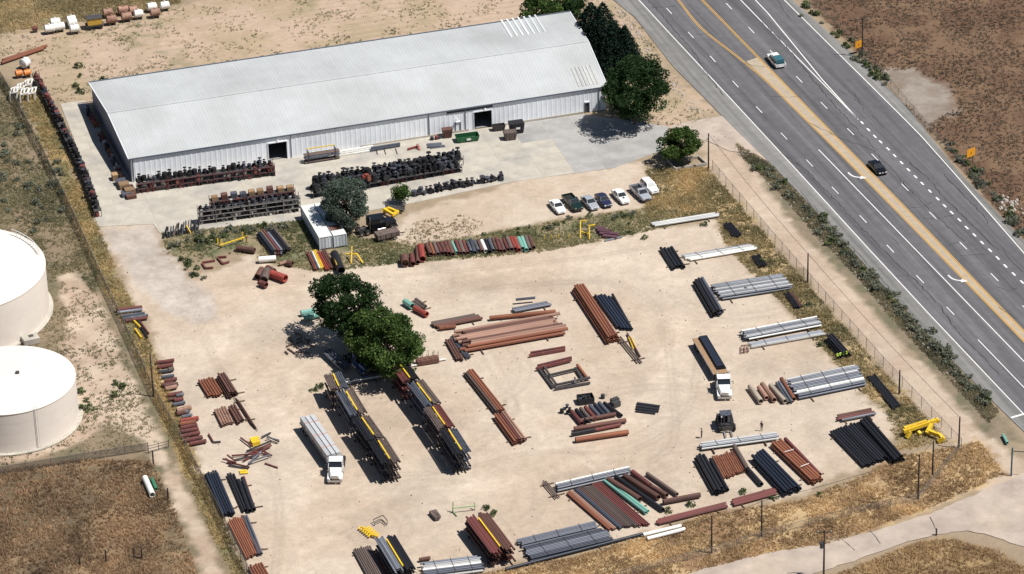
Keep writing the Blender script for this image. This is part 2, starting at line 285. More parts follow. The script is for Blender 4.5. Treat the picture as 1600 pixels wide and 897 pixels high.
# ---- concrete apron in cast slabs
def surf(name, c, var, sc, bump=.15, c2=None, rough=.9): return mat(name, c, rough, var=var, scale=sc, rand=.05, bump=bump, spec=.2, col2=c2)
M['concrete'] = surf('apron_concrete', (.43, .395, .335), .16, .35, c2=(.33, .31, .28)); M['apronasph'] = surf('apron_grey', (.335, .325, .31), .16, .3, c2=(.27, .265, .26)); M['asphalt'] = road_mat('worn_asphalt', (.115, .112, .118)); M['shoulder'] = road_mat('grey_shoulder', (.19, .185, .178))
M['sideasph'] = surf('pale_asphalt', (.385, .32, .27), .2, .25, c2=(.44, .36, .285)); M['paintw'] = surf('line_white', (.72, .71, .68), .18, 3., 0); M['painty'] = surf('line_yellow', (.58, .34, .08), .16, 3., 0); M['median'] = surf('buff_median', (.37, .305, .23), .12, .6); M['tar'] = surf('tar_seal', (.025, .025, .027), .2, 3., 0, rough=.6)
ap = MB(); pw = W2(APRON); ap.prism(pw, -.12, .0); apron = tag(obj('concrete_apron', ap, M['concrete']), kind='structure')
def clip_slabs():
    import bmesh
    bm = bmesh.new(); vs = [bm.verts.new((p[0], p[1], .012)) for p in pw]; bm.faces.new(vs)
    u = Vector((.965, .262, 0)); v = Vector((-.262, .965, 0)); o0 = Vector((pw[3][0], pw[3][1], 0))
    for k in range(-6, 34): bmesh.ops.bisect_plane(bm, geom=bm.verts[:]+bm.edges[:]+bm.faces[:], plane_co=o0+u*(k*6.0+1), plane_no=u)
    for k in range(-8, 8): bmesh.ops.bisect_plane(bm, geom=bm.verts[:]+bm.edges[:]+bm.faces[:], plane_co=o0+v*(k*6.0-2.2), plane_no=v)
    bmesh.ops.split_edges(bm, edges=bm.edges[:])
    for f in bm.faces[:]:
        c = f.calc_center_median(); a = f.calc_area()
        if a < .5: bm.faces.remove(f); continue
        k = 1-.035/max(.5, math.sqrt(a)/2)
        pts = [(c.x+(q.co.x-c.x)*k, c.y+(q.co.y-c.y)*k) for q in f.verts]
        if f.normal.z < 0: pts = pts[::-1]
        mb = MB(); cz = random.uniform(.010, .022); mb.prism([(x-c.x, y-c.y) for x, y in pts], -.1, cz); obj('slab', mb, M['concrete'] if c.x+.5*c.y < 33+random.uniform(-1, 1) else M['apronasph'], apron, (c.x, c.y, 0))
    bm.free()
clip_slabs()
# ---- highway
L_edge = GP([(925,-35),(958,0),(992,27),(1050,102),(1127,180),(1200,252),(1290,345),(1382,448),(1470,545),(1562,638),(1680,752)])
R_edge = GP([(1205,-35),(1238,0),(1350,100),(1420,170),(1462,224),(1492,262),(1545,318),(1600,376),(1700,480)])
lw = smooth_line(GP([(968,-35),(997.5,0),(1200,217),(1411,448),(1600,648),(1690,742)]), 1); rw = smooth_line(GP([(1190,-35),(1225,0),(1406,179),(1450,224),(1600,396),(1700,510)]), 1)
def resample(P, n):
    P = [Vector((p[0], p[1])) for p in P]; L = [0]
    for a, b_ in zip(P[:-1], P[1:]): L.append(L[-1]+(b_-a).length)
    out = []
    for i in range(n):
        s_ = L[-1]*i/(n-1); k = max(j for j in range(len(L)) if L[j] <= s_+1e-9); k = min(k, len(P)-2); out.append(P[k].lerp(P[k+1], (s_-L[k])/(L[k+1]-L[k])))
    return out
def ruled(A, B, z, n=60):
    a, b_ = resample(A, n), resample(B, n); mb = MB(); mb.add([(p.x, p.y, z) for p in a]+[(p.x, p.y, z) for p in b_], [(i, n+i, n+i+1, i+1) for i in range(n-1)][::1])
    mb.f = [tuple(reversed(f)) if True else f for f in mb.f]; return mb
def up_fix(o):
    me = o.data
    if sum(p.normal.z*p.area for p in me.polygons) < 0: me.flip_normals()
    return o
hw = tag(up_fix(obj('highway', ruled(L_edge, R_edge, .040), M['shoulder'])), kind='structure')
up_fix(obj('travel_lane', ruled(lw, rw, .046), M['asphalt'], hw))
def line(name, pts, wd, m, z=.052, it=1, par=None): mb = MB(); mb.add(*offset_line(dense(smooth_line(pts, it)), wd, z)); return up_fix(obj(name, mb, m, par or hw))
line('edge_line', lw, .17, M['paintw'], it=0); line('edge_line', rw, .17, M['paintw'], it=0)
line('lane_line', GP([(1279,234),(1485,446.5),(1600,565),(1680,648)]), .17, M['paintw'])
yl = GP([(1030,-35),(1060,0),(1082,30),(1100,49),(1125,68),(1160,95),(1200,128),(1250,178),(1297,224),(1400,328),(1517,448),(1600,533),(1690,628)])
yr = GP([(1062,-35),(1097,0),(1200,106),(1315,224),(1420,331),(1531,448),(1600,519),(1690,612)])
md = ruled(smooth_line(GP([(1166,96),(1200,128),(1250,178),(1297,224),(1400,328),(1517,448),(1600,533),(1690,628)]), 1), smooth_line(GP([(1184,90),(1200,106),(1315,224),(1420,331),(1531,448),(1600,519),(1690,612)]), 1), .050); up_fix(obj('median_strip', md, M['median'], hw))
for ln in (yl, yr):
    for off in (-.17, .17):
        P_ = dense(smooth_line(ln, 1)); Q_ = []
        for i, p in enumerate(P_):
            t = (P_[min(i+1, len(P_)-1)]-P_[max(i-1, 0)]).normalized(); Q_.append(p+Vector((-t.y, t.x))*off)
        line('centre_line', Q_, .15, M['painty'], .055, 0)
line('gore_line', GP([(1125,-34),(1157,0),(1200,44),(1340,186)]), .2, M['paintw'], it=0); line('gore_line', GP([(1150,-34),(1180,0),(1200,21),(1285,125),(1341,187)]), .2, M['paintw'], it=0)
def dash(c, dirv, ln, wd, z=.053):
    d = Vector((dirv.x, dirv.y)).normalized(); c = Vector((c.x, c.y)); mb = MB(); mb.add(*offset_line([c-d*ln/2, c+d*ln/2], wd, z)); up_fix(obj('lane_dash', mb, M['paintw'], hw))
D1 = [(1012,-19),(1045.5,17.5),(1079.5,55),(1113.7,92.5),(1149.2,131.7),(1186.2,171.7),(1225,213),(1265,255.2),(1305,297.7),(1348.7,342.7),(1391.2,389),(1437.5,436.5),(1485,486)]
D2 = [(1105,-26),(1139,10),(1174,47.5),(1208,84),(1249,124.5),(1287.5,165),(1329,206),(1367,246),(1414,293),(1457.5,337),(1505,384),(1554,433.5),(1604,484)]
for D in (D1, D2):
    g = GP(D)
    for i, p in enumerate(g): dash(p, g[min(i+1, len(g)-1)]-g[max(i-1, 0)], 3.05, .16)
g = GP([(1528,531),(1605,611),(1690,700)]); line('lane_line', g, .16, M['paintw'], it=0)
SD = [(147,-32),(157,-21),(167,-10.5),(176,-2),(187.5,9),(198,19.5),(208.7,30.5),(219.5,41.7),(230.5,52.5),(241,63),(253,75),(265,87),(276,98),(287,108.5),(299,120),(310.5,132),(322.5,143.5),(334.5,155.5),(347,167.5),(359,179.5),(371,192),(384,204.5),(397,217),(409,230)]
g = GP([(1200+a, 224+b_) for a, b_ in SD])
for i, p in enumerate(g): dash(p, g[min(i+1, len(g)-1)]-g[max(i-1, 0)], 1.25, .32)
up_fix(obj('stop_bar', MB().add(*offset_line([G(1580,653), G(1604,646)], .45, .056)), M['paintw'], hw))
def arrow(px, py):
    c = G(px, py); mb = MB(); d = (G(px+42, py+44)-c).normalized(); n = Vector((-d.y, d.x, 0)); P_ = [c+d*a+n*b_ for a, b_ in ((-1.9, -.55), (-.7, -.5), (.2, -.1), (.75, .75))]
    v, f = offset_line(smooth_line(P_, 2), .3, .057); mb.add(v, f)
    t = (P_[3]-P_[2]).normalized(); q = P_[3]; s_ = Vector((-t.y, t.x, 0)); mb.add([(*(q+s_*.62).xy, .057), (*(q-s_*.62).xy, .057), (*(q+t*1.15).xy, .057)], [(0, 1, 2)]); up_fix(obj('turn_arrow', mb, M['paintw'], hw))
arrow(1336, 276); arrow(1493, 437)
def crack(pts, wd=.13, jit=.35, seed=0, par=None):
    rg = random.Random(seed); P_ = dense(GP(pts), .9); P_ = [Vector((p.x+rg.uniform(-jit, jit), p.y+rg.uniform(-jit, jit))) for p in P_]
    v, f = offset_line(P_, [wd*rg.uniform(.4, 1.3) for _ in P_], .0595 if par is None else .058); up_fix(obj('tar_seam', MB().add(v, f), M['tar'], par or hw))
for k, c in enumerate([[(1012,0),(1030,20),(1060,55),(1080,75),(1105,118),(1130,150)], [(1222,240),(1262,268),(1285,292),(1330,340),(1390,402),(1440,448)], [(1440,448),(1470,480),(1500,525),(1530,552),(1560,585)], [(1265,192),(1310,215),(1365,236),(1420,295),(1470,345),(1507,377)], [(1380,-5),(1395,12)], [(1185,28),(1230,75),(1300,160),(1370,236)], [(1420,254),(1450,278),(1475,310),(1520,352),(1560,392)], [(1565,386),(1580,408),(1597,425)], [(1210,-5),(1235,30)], [(1335,146),(1350,172)], [(1362,180),(1380,200)], [(1018,12),(1040,11),(1056,10)], [(1085,55),(1110,52)], [(1160,100),(1200,105)], [(1420,326),(1440,324),(1456,317)], [(1440,342),(1470,340),(1490,337)], [(1500,400),(1530,398),(1545,397)], [(1400,432),(1420,431)], [(1195,380-230),(1230,152),(1252,151)], [(1140,150),(1170,145)], [(1555,448),(1575,455),(1590,450)], [(1395,372),(1405,382)], [(1480,385),(1500,378)], [(1250,300),(1330,385),(1400,462)], [(1475,273),(1500,300),(1530,330),(1545,350)], [(1590,500),(1560,480)], [(1310,140),(1340,160)]]): crack(c, seed=k, wd=.13 if len(c) > 3 else .09, jit=.22 if len(c) > 3 else .15)
# ---- side road
SRP = [(p.x+random.uniform(-.22, .22), p.y+random.uniform(-.22, .22)) for p in dense([tuple(q) for q in W2(SIDEROAD)]+[tuple(W2(SIDEROAD)[0])], 1.1)[:-1]]
sr = tag(up_fix(obj('side_road', MB().add([(p[0], p[1], .030) for p in SRP], [tuple(range(len(SRP)))]), M['sideasph'])), kind='structure')
for k, c in enumerate([[(1315,842),(1335,860)], [(1360,829),(1375,850)], [(1453,808),(1462,828)]]): crack(c, seed=90+k, wd=.1, jit=.1, par=sr)
# driveway between highway and apron
dv = tag(up_fix(obj('driveway', MB().add([(p[0], p[1], .012) for p in W2([(1040,199),(1075,190),(1128,181),(1200,252),(1180,240),(1140,236),(1110,222),(1085,215)])], [tuple(range(8))]), M['sideasph'])), kind='structure')
# ================================================================== WAREHOUSE
HE, HR = 4.9, 6.4
C00 = G(203.7, 248, HE); C01 = G(142.5, 130, HE); C11 = G(888, 20, HE); C10 = G(946, 135, HE)
def BW(s, t, z, out=0.):
    p = C00*(1-s)*(1-t)+C10*s*(1-t)+C01*(1-s)*t+C11*s*t; return Vector((p.x, p.y, z))
WH = thing('warehouse', 'long pale steel warehouse with corrugated walls and a shallow gabled roof', 'warehouse', (C00.x, C00.y, 0))
O = Vector((C00.x, C00.y, 0)); LB = (C10-C00).length; DB = (C01-C00).length
M['wall'] = mat('wall_sheet', (.82, .85, .89), .5, .05, var=.07, scale=.6, rand=.05); M['roof'] = mat('roof_sheet', (.51, .525, .525), .5, .1, var=.07, scale=.12, rand=.0, col2=(.435, .445, .44), c2amt=.6); M['skylight'] = mat('skylight_sheet', (.68, .71, .70), .3, var=.05); M['trim'] = mat('gutter_trim', (.13, .15, .19), .5, .2)
road_mat('', None, M['roof'], math.atan2((C01-C00).y, (C01-C00).x), (14, .7), .965, 1.03); M['inside'] = mat('interior_floor', (.2, .2, .2), .9); M['gableshade'] = mat('gable_sheet_shaded', (.16, .165, .21), .6, .05, var=.08, scale=.6)  # west gable sheet: wall colour darkened, its shade put into the base colour
fu = (C10-C00).normalized(); fn = Vector((fu.y, -fu.x, 0))
def corrug(A, B, z0, z1, nrm, pitch=.95, dep=.03):
    A, B = Vector(A), Vector(B); L_ = (B-A).length; n = max(1, round(L_/pitch)); u = (B-A)/L_; prof = []
    for i in range(n):
        a = i*L_/n; w_ = L_/n; prof += [(a, 0), (a+w_*.62, 0), (a+w_*.70, dep), (a+w_*.92, dep)]
    prof.append((L_, 0)); vs = []
    for a, d in prof: p = A+u*a+nrm*d; vs += [(p.x-O.x, p.y-O.y, z0), (p.x-O.x, p.y-O.y, z1)]
    mb = MB(); mb.add(vs, [(2*i, 2*i+2, 2*i+3, 2*i+1) for i in range(len(prof)-1)]); return mb
def s_of(px, py, z):
    g = G(px, py, z); return (Vector((g.x, g.y, 0))-O).dot(fu)/LB
d1a, d1b = s_of(419.5, 250.5, .1), s_of(451.5, 250, .1); d2a, d2b = s_of(741.5, 203, .1), s_of(772, 202, .1); m1a, m1b = s_of(917.5, 180, .1), s_of(924, 179, .1); m2a, m2b = s_of(712.5, 207, .1), s_of(720.5, 206, .1)
cuts = [(d1a, d1b, 3.75), (m2a, m2b, 2.2), (d2a, d2b, 3.75), (m1a, m1b, 2.2)]
edges = sorted([i/16 for i in range(17)]+[c for k in cuts for c in k[:2]])
for a, b_ in zip(edges[:-1], edges[1:]):
    mid = (a+b_)/2; z0 = .0
    for ca, cb, h in cuts:
        if ca-1e-6 <= mid <= cb+1e-6: z0 = h
    if b_-a < .003: continue
    obj('wall_panel', corrug(BW(a, 0, 0), BW(b_, 0, 0), z0, HE, fn), M['wall'], WH)
for (A, B) in ((BW(0, 1, 0), BW(0, 0, 0)), (BW(1, 0, 0), BW(1, 1, 0))):
    u = (B-A).normalized(); nn = Vector((u.y, -u.x, 0))
    for k in range(5):
        a, b_ = A.lerp(B, k/5), A.lerp(B, (k+1)/5); obj('wall_panel', corrug(a, b_, 0, HE+.05, nn), M['gableshade'] if A.x < -30 else M['wall'], WH)
    mid = (A+B)/2; g = MB(); g.add([(A.x-O.x, A.y-O.y, HE+.04), (B.x-O.x, B.y-O.y, HE+.04), (mid.x-O.x, mid.y-O.y, HR)], [(0, 1, 2)]); obj('gable', g, M['gableshade'] if A.x < -30 else M['wall'], WH)
A, B = BW(1, 1, 0), BW(0, 1, 0); u = (B-A).normalized(); nn = Vector((u.y, -u.x, 0))
for k in range(8): obj('wall_panel', corrug(A.lerp(B, k/8), A.lerp(B, (k+1)/8), 0, HE, nn), M['wall'], WH)
obj('floor', MB().add([(*(BW(s, t, .035)-O).xy, .035) for s, t in ((.002, .01), (.998, .01), (.998, .99), (.002, .99))], [(0, 1, 2, 3)]), M['inside'], WH)
def roof_pt(s, t, dz=0):
    h = HE+.08+(HR-HE)*(1-abs(t-.5)*2); return BW(s, t, h+dz)-O
for t0, t1 in ((-.004, .5), (1.006, .5)):
    n = 156; vs = []; fs = []
    for i in range(n):
        a = -.004+1.008*i/n; w_ = 1.008/n
        for q, dz in ((0, 0), (.72, 0), (.80, .022), (.94, .022)):
            for t in (t0, t1): vs.append(roof_pt(a+w_*q, t, dz))
    for t in (t0, t1): vs.append(roof_pt(1.004, t))
    k = len(vs)//2; fs = [(2*i, 2*i+2, 2*i+3, 2*i+1) for i in range(k-1)]
    o = obj('roof_slope', MB().add(vs, fs), M['roof'], WH); up_fix(o)
def rbar(name, s0, t0, s1, t1, w_, h_, dz, m):
    a, b_ = roof_pt(s0, t0, dz), roof_pt(s1, t1, dz); return obj(name, MB().bar(a, b_, w_, h_), m, WH)
rbar('ridge_cap', -.004, .5, 1.004, .5, .5, .10, .06, M['roof'])
rbar('gutter', -.004, -.0055, 1.004, -.0055, .14, .24, -.10, M['trim']); rbar('gutter', -.004, 1.018, 1.004, 1.018, .2, .22, -.06, M['trim'])
for s_ in (-.0045, 1.0045):
    for t0 in (-.004, 1.006): rbar('rake_trim', s_, t0, s_, .5, .12, .22, -.05, M['wall'])
def st_roof(px, py):
    z = 5.8; g = G(px, py, z); best = None
    s_, t_ = .5, .5
    for _ in range(30):
        g = G(px, py, HE+.08+(HR-HE)*(1-abs(t_-.5)*2)); e = Vector((g.x, g.y, 0))-BW(s_, t_, 0); ds = (C10-C00)*(1-t_)+(C11-C01)*t_; dt = (C01-C00)*(1-s_)+(C11-C10)*s_
        det = ds.x*dt.y-ds.y*dt.x; s_ += (e.x*dt.y-e.y*dt.x)/det; t_ += (ds.x*e.y-ds.y*e.x)/det
    return s_, t_
def skyl(pa, pb, n, w_):
    (sa, ta), (sb, tb) = pa, pb
    for i in range(n):
        s_ = sa+(sb-sa)*i/(n-1); a, b_ = roof_pt(s_, ta, .05), roof_pt(s_, tb, .05); mb = MB(); mb.bar(a, b_, w_, .10); obj('skylight', mb, M['skylight'], WH)
s0, t0 = st_roof(784, 33); s1, t1 = st_roof(852, 50); skyl((s0, t0+.02), (s1, t1), 7, .36)
s0, t0 = st_roof(893, 106); s1, t1 = st_roof(936, 134); M['skylight'] = mat('old_skylight', (.48, .48, .45), .4); skyl((s0, t0), (s1, max(t1, .03)), 6, .34)
for t in (.66, .83):
    pass
def wallx(s, z, out): p = BW(s, 0, z)+fn*out-O; p.z = z; return p
for ca, cb, h in cuts:
    big = h > 3
    for c in (ca, cb): obj('door_jamb', MB().bar(wallx(c, 0, .08), wallx(c, h, .08), .16, .16), M['trim'] if not big else M['wall'], WH)
    obj('door_header', MB().bar(wallx(ca, h, .10), wallx(cb, h, .10), .16, .2), M['wall'], WH)
    if not big:
        w_ = (cb-ca)*LB; leaf = obj('door', MB().bar(wallx(ca, h/2, -.05), wallx(cb, h/2, -.05), .06, h-.06), M['steel'] if ca > .9 else M['wall'], WH)
        obj('handle', MB().box((0, 0, 0), (.16, .1, .06)).mesh and MB().bar(wallx(ca+(cb-ca)*.8, 1.0, .02), wallx(ca+(cb-ca)*.9, 1.0, .02), .08, .05), M['chrome'], leaf)
for s_ in (.004, (d2a-.018), .985, .33, .62):
    obj('downpipe', MB().bar(wallx(s_, .2, .12), wallx(s_, HE-.05, .12), .13, .13), M['trim'], WH)
for c in ((d1a+d1b)/2, (d2a+d2b)/2+.004, (m2a+m2b)/2-.003):
    z = 4.2 if c != (m2a+m2b)/2-.003 else 2.9; mb = MB(); mb.bar(wallx(c, z, .05), wallx(c, z+.1, .5), .08); p = wallx(c, z, .55); mb.cyl(p+Vector((0, 0, -.12)), p+Vector((0, 0, .2)), .26, .12, 10); obj('wall_lamp', mb, M['white'], WH)
# canopy-flashing over the wide door and the base course along the plinth
obj('flashing', MB().bar(wallx(s_of(697, 205, .1), HE-.42, .09), wallx(d2b+.002, HE-.42, .09), .07, .6), M['castblue'], WH)
for a, b_ in ((d2b+.012, m1a-.004), (.475, d2a-.012)): obj('base_course', MB().bar(wallx(a, .18, .12), wallx(b_, .18, .12), .14, .36), M['concrete'], WH)
# ================================================================== PIPES
PIPEMESH = {}
def pipe_mesh(m, n=12):
    if (m, n) in PIPEMESH: return PIPEMESH[(m, n)]
    mb = MB(); rings = [(-.5, 1), (.5, 1), (.5, .84), (.30, .82), (-.30, .82), (-.5, .84)]; vs = []
    for x, r in rings:
        for i in range(n): a = 2*math.pi*i/n; vs.append((x, r*math.cos(a), r*math.sin(a)))
    fs = [(k*n+i, ((k+1) % 6)*n+i, ((k+1) % 6)*n+(i+1) % n, k*n+(i+1) % n) for k in range(6) if k != 3 for i in range(n)]
    fs += [tuple(3*n+i for i in range(n))[::-1], tuple(4*n+i for i in range(n))]
    mb.add(vs, fs); me = mb.mesh('pipe', True); me.flip_normals(); me.materials.append(M[m]); PIPEMESH[(m, n)] = me; return me
PQ = []
def pipe(p, q, r, m, label=None, group=None, name='steel_pipe', cat='pipe', parent=None, rank=1.):
    if not parent: PQ.append((r*(Vector(q)-Vector(p)).length*rank, Vector(p), Vector(q), r, m, label, group)); return
    return put_pipe(p, q, r, m, name, parent)
def put_pipe(p, q, r, m, name, parent=None):
    p, q = Vector(p), Vector(q); d = q-p; o = link(name, pipe_mesh(m), parent)
    off = parent.location if parent else Vector((0, 0, 0))
    o.location = (p+q)/2-off; o.scale = (d.length, r, r); o.rotation_mode = 'QUATERNION'; o.rotation_quaternion = d.to_track_quat('X', 'Z') @ Quaternion((1, 0, 0), random.uniform(0, 6.28)); return o
def finish_pipes():
    """the 300 pipes that show largest are objects; those buried in the piles are one object"""
    PQ.sort(key=lambda e: -e[0]); low = MB(); names = []
    for k, (_, p, q, r, m, label, group) in enumerate(PQ):
        if k < 300: tag(put_pipe(p, q, r, m, 'steel_pipe'), label, 'pipe', group); continue
        if m not in names: names.append(m)
        low.cur = names.index(m); n = 8; d = (q-p).normalized(); x = d.cross(Vector((0, 0, 1))).normalized(); y = x.cross(d); vs = []
        for e, rr in ((p, r), (q, r), (q, r*.84), (q-d*.6, r*.8), (p, r*.84), (p+d*.6, r*.8)):
            for i in range(n): a = 2*math.pi*i/n; vs.append(e+x*rr*math.cos(a)+y*rr*math.sin(a))
        f = []
        for a_, b2 in ((0, 1), (1, 2), (2, 3), (4, 0), (5, 4)): f += [(a_*n+i, a_*n+(i+1) % n, b2*n+(i+1) % n, b2*n+i) for i in range(n)]
        f += [tuple(3*n+i for i in range(n)), tuple(5*n+i for i in range(n))[::-1]]; low.add(vs, f)
    if names: tag(obj('stacked_pipes', low, [M[m] for m in names], smooth=True), 'small pipes buried in the piles and racks', 'pipes', None, 'stuff')
def skid(p, q, label, group, h=.14):
    p, q = Vector(p), Vector(q); c = (p+q)/2; mb = MB(); mb.bar((p-c)+Vector((0, 0, h/2)), (q-c)+Vector((0, 0, h/2)), .16, h); tag(obj('timber_skid', mb, M['timber'], None, (c.x, c.y, 0)), label, 'timber', group)
def frame_px(A, B, C, zg):
    a, b_, c = G(*A, zg), G(*B, zg), G(*C, zg); return a, b_-a, c-a
def stack(A, B, C, n, ms, label, layers=1, z0=.14, jl=.35, skids=True, tier_m=None, rmax=.6, bundle=None, D=None):
    """n parallel pipes from A to B, laid side by side towards C (all pixels of the top surface)"""
    zg = z0+.4*layers; a, d, c = frame_px(A, B, C, zg); dh = d.normalized(); perp = c-dh*c.dot(dh); wd = perp.length; r = min(wd/(2*max(n-1, .5)) if n > 1 else rmax, rmax)
    zg = z0+r*2+(layers-1)*r*1.74; a, d, c = frame_px(A, B, C, zg); dh = d.normalized()
    dd = (G(*D, zg)-G(*C, zg)) if D else d
    if isinstance(ms, str): ms = [ms]
    par = None; group = label
    if bundle:
        c0 = a+d*.5+c*.5; par = thing('pipe_bundle', label, 'pipe bundle', (c0.x, c0.y, 0), 0, bundle if bundle is not True else None)
    for k in range(layers):
        nk = n-k
        for i in range(nk):
            t = (i+k*.5)/max(n-1, 1); s_ = a+c*t; e = s_+d.lerp(dd, t); j0, j1 = random.uniform(-jl, jl), random.uniform(-jl, jl); z = z0+r+k*r*1.74
            mm = ms[int(t*len(ms)*.9999)] if k == layers-1 or len(ms) > 1 else ms[0]
            if bundle and 'silver' in ms and random.random() < .45: mm = random.choice(['pale', 'pale', 'slate', 'silver', 'white'])
            rr = r*(random.uniform(.74, .88) if bundle else random.uniform(.9, .99))
            if k < layers-1 and 0 < i < nk-1 and k > 0: continue
            p = Vector((s_.x, s_.y, z))+dh*j0; q = Vector((e.x, e.y, z))+dh*j1
            lb_ = (CN[mm]+' '+label) if len(ms) > 1 else label
            pipe(p, q, rr, mm, lb_, lb_, parent=par, name='tube' if par else 'steel_pipe', rank=1. if k == layers-1 else .25)
    if par:
        for f_ in (.2, .5, .8):
            p = a+d*f_; q = p+c; ph = c.normalized(); zt = z0+2*r+(layers-1)*r*1.74+.015; mb = MB(); mb.bar(Vector((p.x, p.y, zt))-ph*r-par.location, Vector((q.x, q.y, zt))+ph*r-par.location, .06, .03); obj('strap', mb, M['steel'], par)
    if skids:
        for f_ in (.14, .83):
            p = a+d*f_; q = p+c; ph = (c-dh*c.dot(dh)).normalized(); ex = random.uniform(.5, 1.3); p0 = Vector((p.x, p.y, 0))-ph*(r+ex*.5); q0 = Vector((p.x, p.y, 0))+ph*((c-dh*c.dot(dh)).length+r+ex)
            skid(p0, q0, 'timber skid under '+label.split(' with ')[0][:90] if False else 'dark timber skid carrying '+SHORT(label), 'skids: '+label, z0)
    return r
CN = dict(orange='orange rust', brown='brown', red='dark red', bright='bright red', pink='pale rust', gbrown='grey brown', black='black', bblue='blue black', slate='slate grey', silver='silver', white='white', pale='pale grey', tan='tan', aqua='aqua', green='green', yellow='yellow', castblue='blue grey', lime='lime')
def SHORT(l):
    w_ = l.split(); return 'the '+' '.join(w_[:11])
def one(A, B, r, m, label, z=None, group=None):
    z = (r+.12) if z is None else z; pipe(G(*A, z+r*.6).xy.to_3d()+Vector((0, 0, z)), G(*B, z+r*.6).xy.to_3d()+Vector((0, 0, z)), r, m, label, group)
# ---- east side of the yard
stack((1033,386), (1052,416), (1049,384), 4, 'black', 'thick black pipe of the short pile facing the white conduits')
stack((1065,398), (1172,380), (1076,405), 6, ['gbrown', 'silver', 'silver'], 'galvanized bundle topped by one brown pipe near the fence', bundle=True)
stack((1085,436), (1114,486), (1100,432), 4, ['black', 'slate'], 'pipe leaning alongside the widest silver tube bundle', layers=2)
stack((1112,443), (1222,426), (1127,463), 13, 'silver', 'wide silver tube bundle beside four dark pipes', bundle=True, layers=2)
stack((1157,515), (1273,493), (1168,526), 8, 'silver', 'upper silver tube bundle stacked on timber beams', bundle=True, layers=2, z0=.35)
stack((1171,535), (1284,515), (1175,541), 5, 'silver', 'lower silver tube bundle lying before the taller one', bundle=True)
stack((1229,590), (1336,568), (1246,618), 15, ['silver', 'slate', 'slate'], 'blue grey tube bundle with fat pipes at its end', bundle=True, layers=2)
for A, B, r, m, l in (((1172,601), (1189,625), .48, 'tan', 'mottled grey tan thick pipe standing apart from its neighbours'), ((1186,603), (1198,620), .42, 'pink', 'shortest mottled pink thick pipe'), ((1191,598), (1210,623), .45, 'pink', 'clean pale pink thick pipe'), ((1204,600), (1227,625), .45, 'tan', 'tan thick pipe with dark scorched end'), ((1213,597), (1233,628), .22, 'slate', 'thin grey pipe between tan and rust pipes'), ((1217,595), (1238,627), .22, 'silver', 'thin bright pipe beside the rust pipe'), ((1221,590), (1241,622), .36, 'orange', 'rust red pipe at the end of the blue grey bundle')): one(A, B, r, m, l)
stack((1130,349), (1147,369), (1141,346), 5, 'black', 'short black pipe in weeds by the white conduits')
stack((1176,399), (1188,415), (1186,397), 4, 'black', 'short black pipe at the end of the galvanized bundle')
stack((1226,457), (1243,480), (1237,455), 5, ['black', 'brown'], 'pipe in weeds past the wide bundle')
stack((1290,524), (1314,551), (1304,520), 5, 'black', 'black pipe of the tall block by the fence', layers=3)
stack((1356,588), (1397,638), (1366,583), 6, 'black', 'flat black pipe lying along the fence foot')
stack((1020,347), (1120,331), (1022,351), 3, 'pale', 'long white conduit pipe at the yard corner', rmax=.5)
stack((1298,672), (1350,726), (1338,658), 11, 'black', 'long black pipe of the big pile by the yellow machine')
stack((1342,654), (1396,716), (1358,650), 4, 'black', 'top tier black pipe beside the yellow machine', layers=2)
stack((1307,648), (1362,637), (1312,655), 4, ['brown', 'brown', 'red', 'silver'], 'pipe laid crosswise above the big black pile')
stack((1087,712), (1117,766), (1101,707), 4, 'black', 'long black pipe left of the rust sheet pile', layers=2)
one((1110,716), (1137,764), .3, 'black', 'single black pipe against the rust sheet pile')
stack((1114,713), (1131,745), (1146,703), 11, 'orange', 'short orange rust pipe of the dense middle pile')
one((1147,695), (1168,731), .42, 'gbrown', 'thick dark pipe right of the orange pile'); one((1164,726), (1190,755), .36, 'black', 'thick black pipe ending the orange pile')
stack((1175,712), (1225,766), (1193,699), 6, 'bblue', 'blue black pipe stacked beside rust pipes', layers=2, D=(1252,759))
stack((1205,690), (1268,750), (1221,684), 5, 'orange', 'long rust pipe strapped with white laths', layers=2)
one((1227,684), (1281,740), .32, 'red', 'dark rust pipe outermost beside the lath strapped pile')
stack((1093,690), (1211,674), (1098,697), 5, 'silver', 'silver tube bundle two workers stand beside', bundle=True, layers=2, z0=.3)
# ---- south edge
stack((868,753), (981,727), (871,762), 5, ['slate', 'silver'], 'slate tube bundle above the many coloured pile', bundle=True, layers=2)
stack((885,768), (952,826), (938,752), 19, ['orange', 'pink', 'bblue', 'slate', 'brown', 'gbrown', 'gbrown', 'gbrown', 'gbrown', 'red', 'red', 'red'], 'slim pipe of the wide many coloured pile', D=(1013,817))
stack((943,748), (1008,798), (947,746), 2, 'aqua', 'pale aqua pipe between brown pipes')
for A, B, r, m, l in (((950,746), (1000,778), .5, 'brown', 'thick brown pipe beside the aqua pair'), ((962,743), (1036,795), .36, 'black', 'long black pipe among thick brown pipes'), ((976,741), (1029,775), .48, 'brown', 'thick brown pipe right of the long black one'), ((988,735), (1017,757), .42, 'red', 'upper short red brown thick pipe'), ((1018,758), (1042,772), .42, 'brown', 'lower short brown pipe end to end'), ((1011,738), (1058,771), .33, 'gbrown', 'dark slim pipe closing the thick brown row'), ((1036,782), (1094,771), .42, 'brown', 'loose brown pipe lying crosswise at row end')): one(A, B, r, m, l)
stack((1026,811), (1134,784), (1029,817), 4, 'red', 'flat dark red pipe along the weedy edge'); stack((1142,780), (1208,762), (1146,788), 5, 'red', 'short dark red pipe by the leaning fence weeds')
stack((809,841), (928,813), (814,851), 7, 'slate', 'upper slate pipe bundle at the south edge', bundle=True, layers=2); stack((816,853), (942,823), (831,872), 11, ['bblue', 'slate', 'bblue'], 'wide dark blue pipe bundle at the south edge', bundle=True, layers=2)
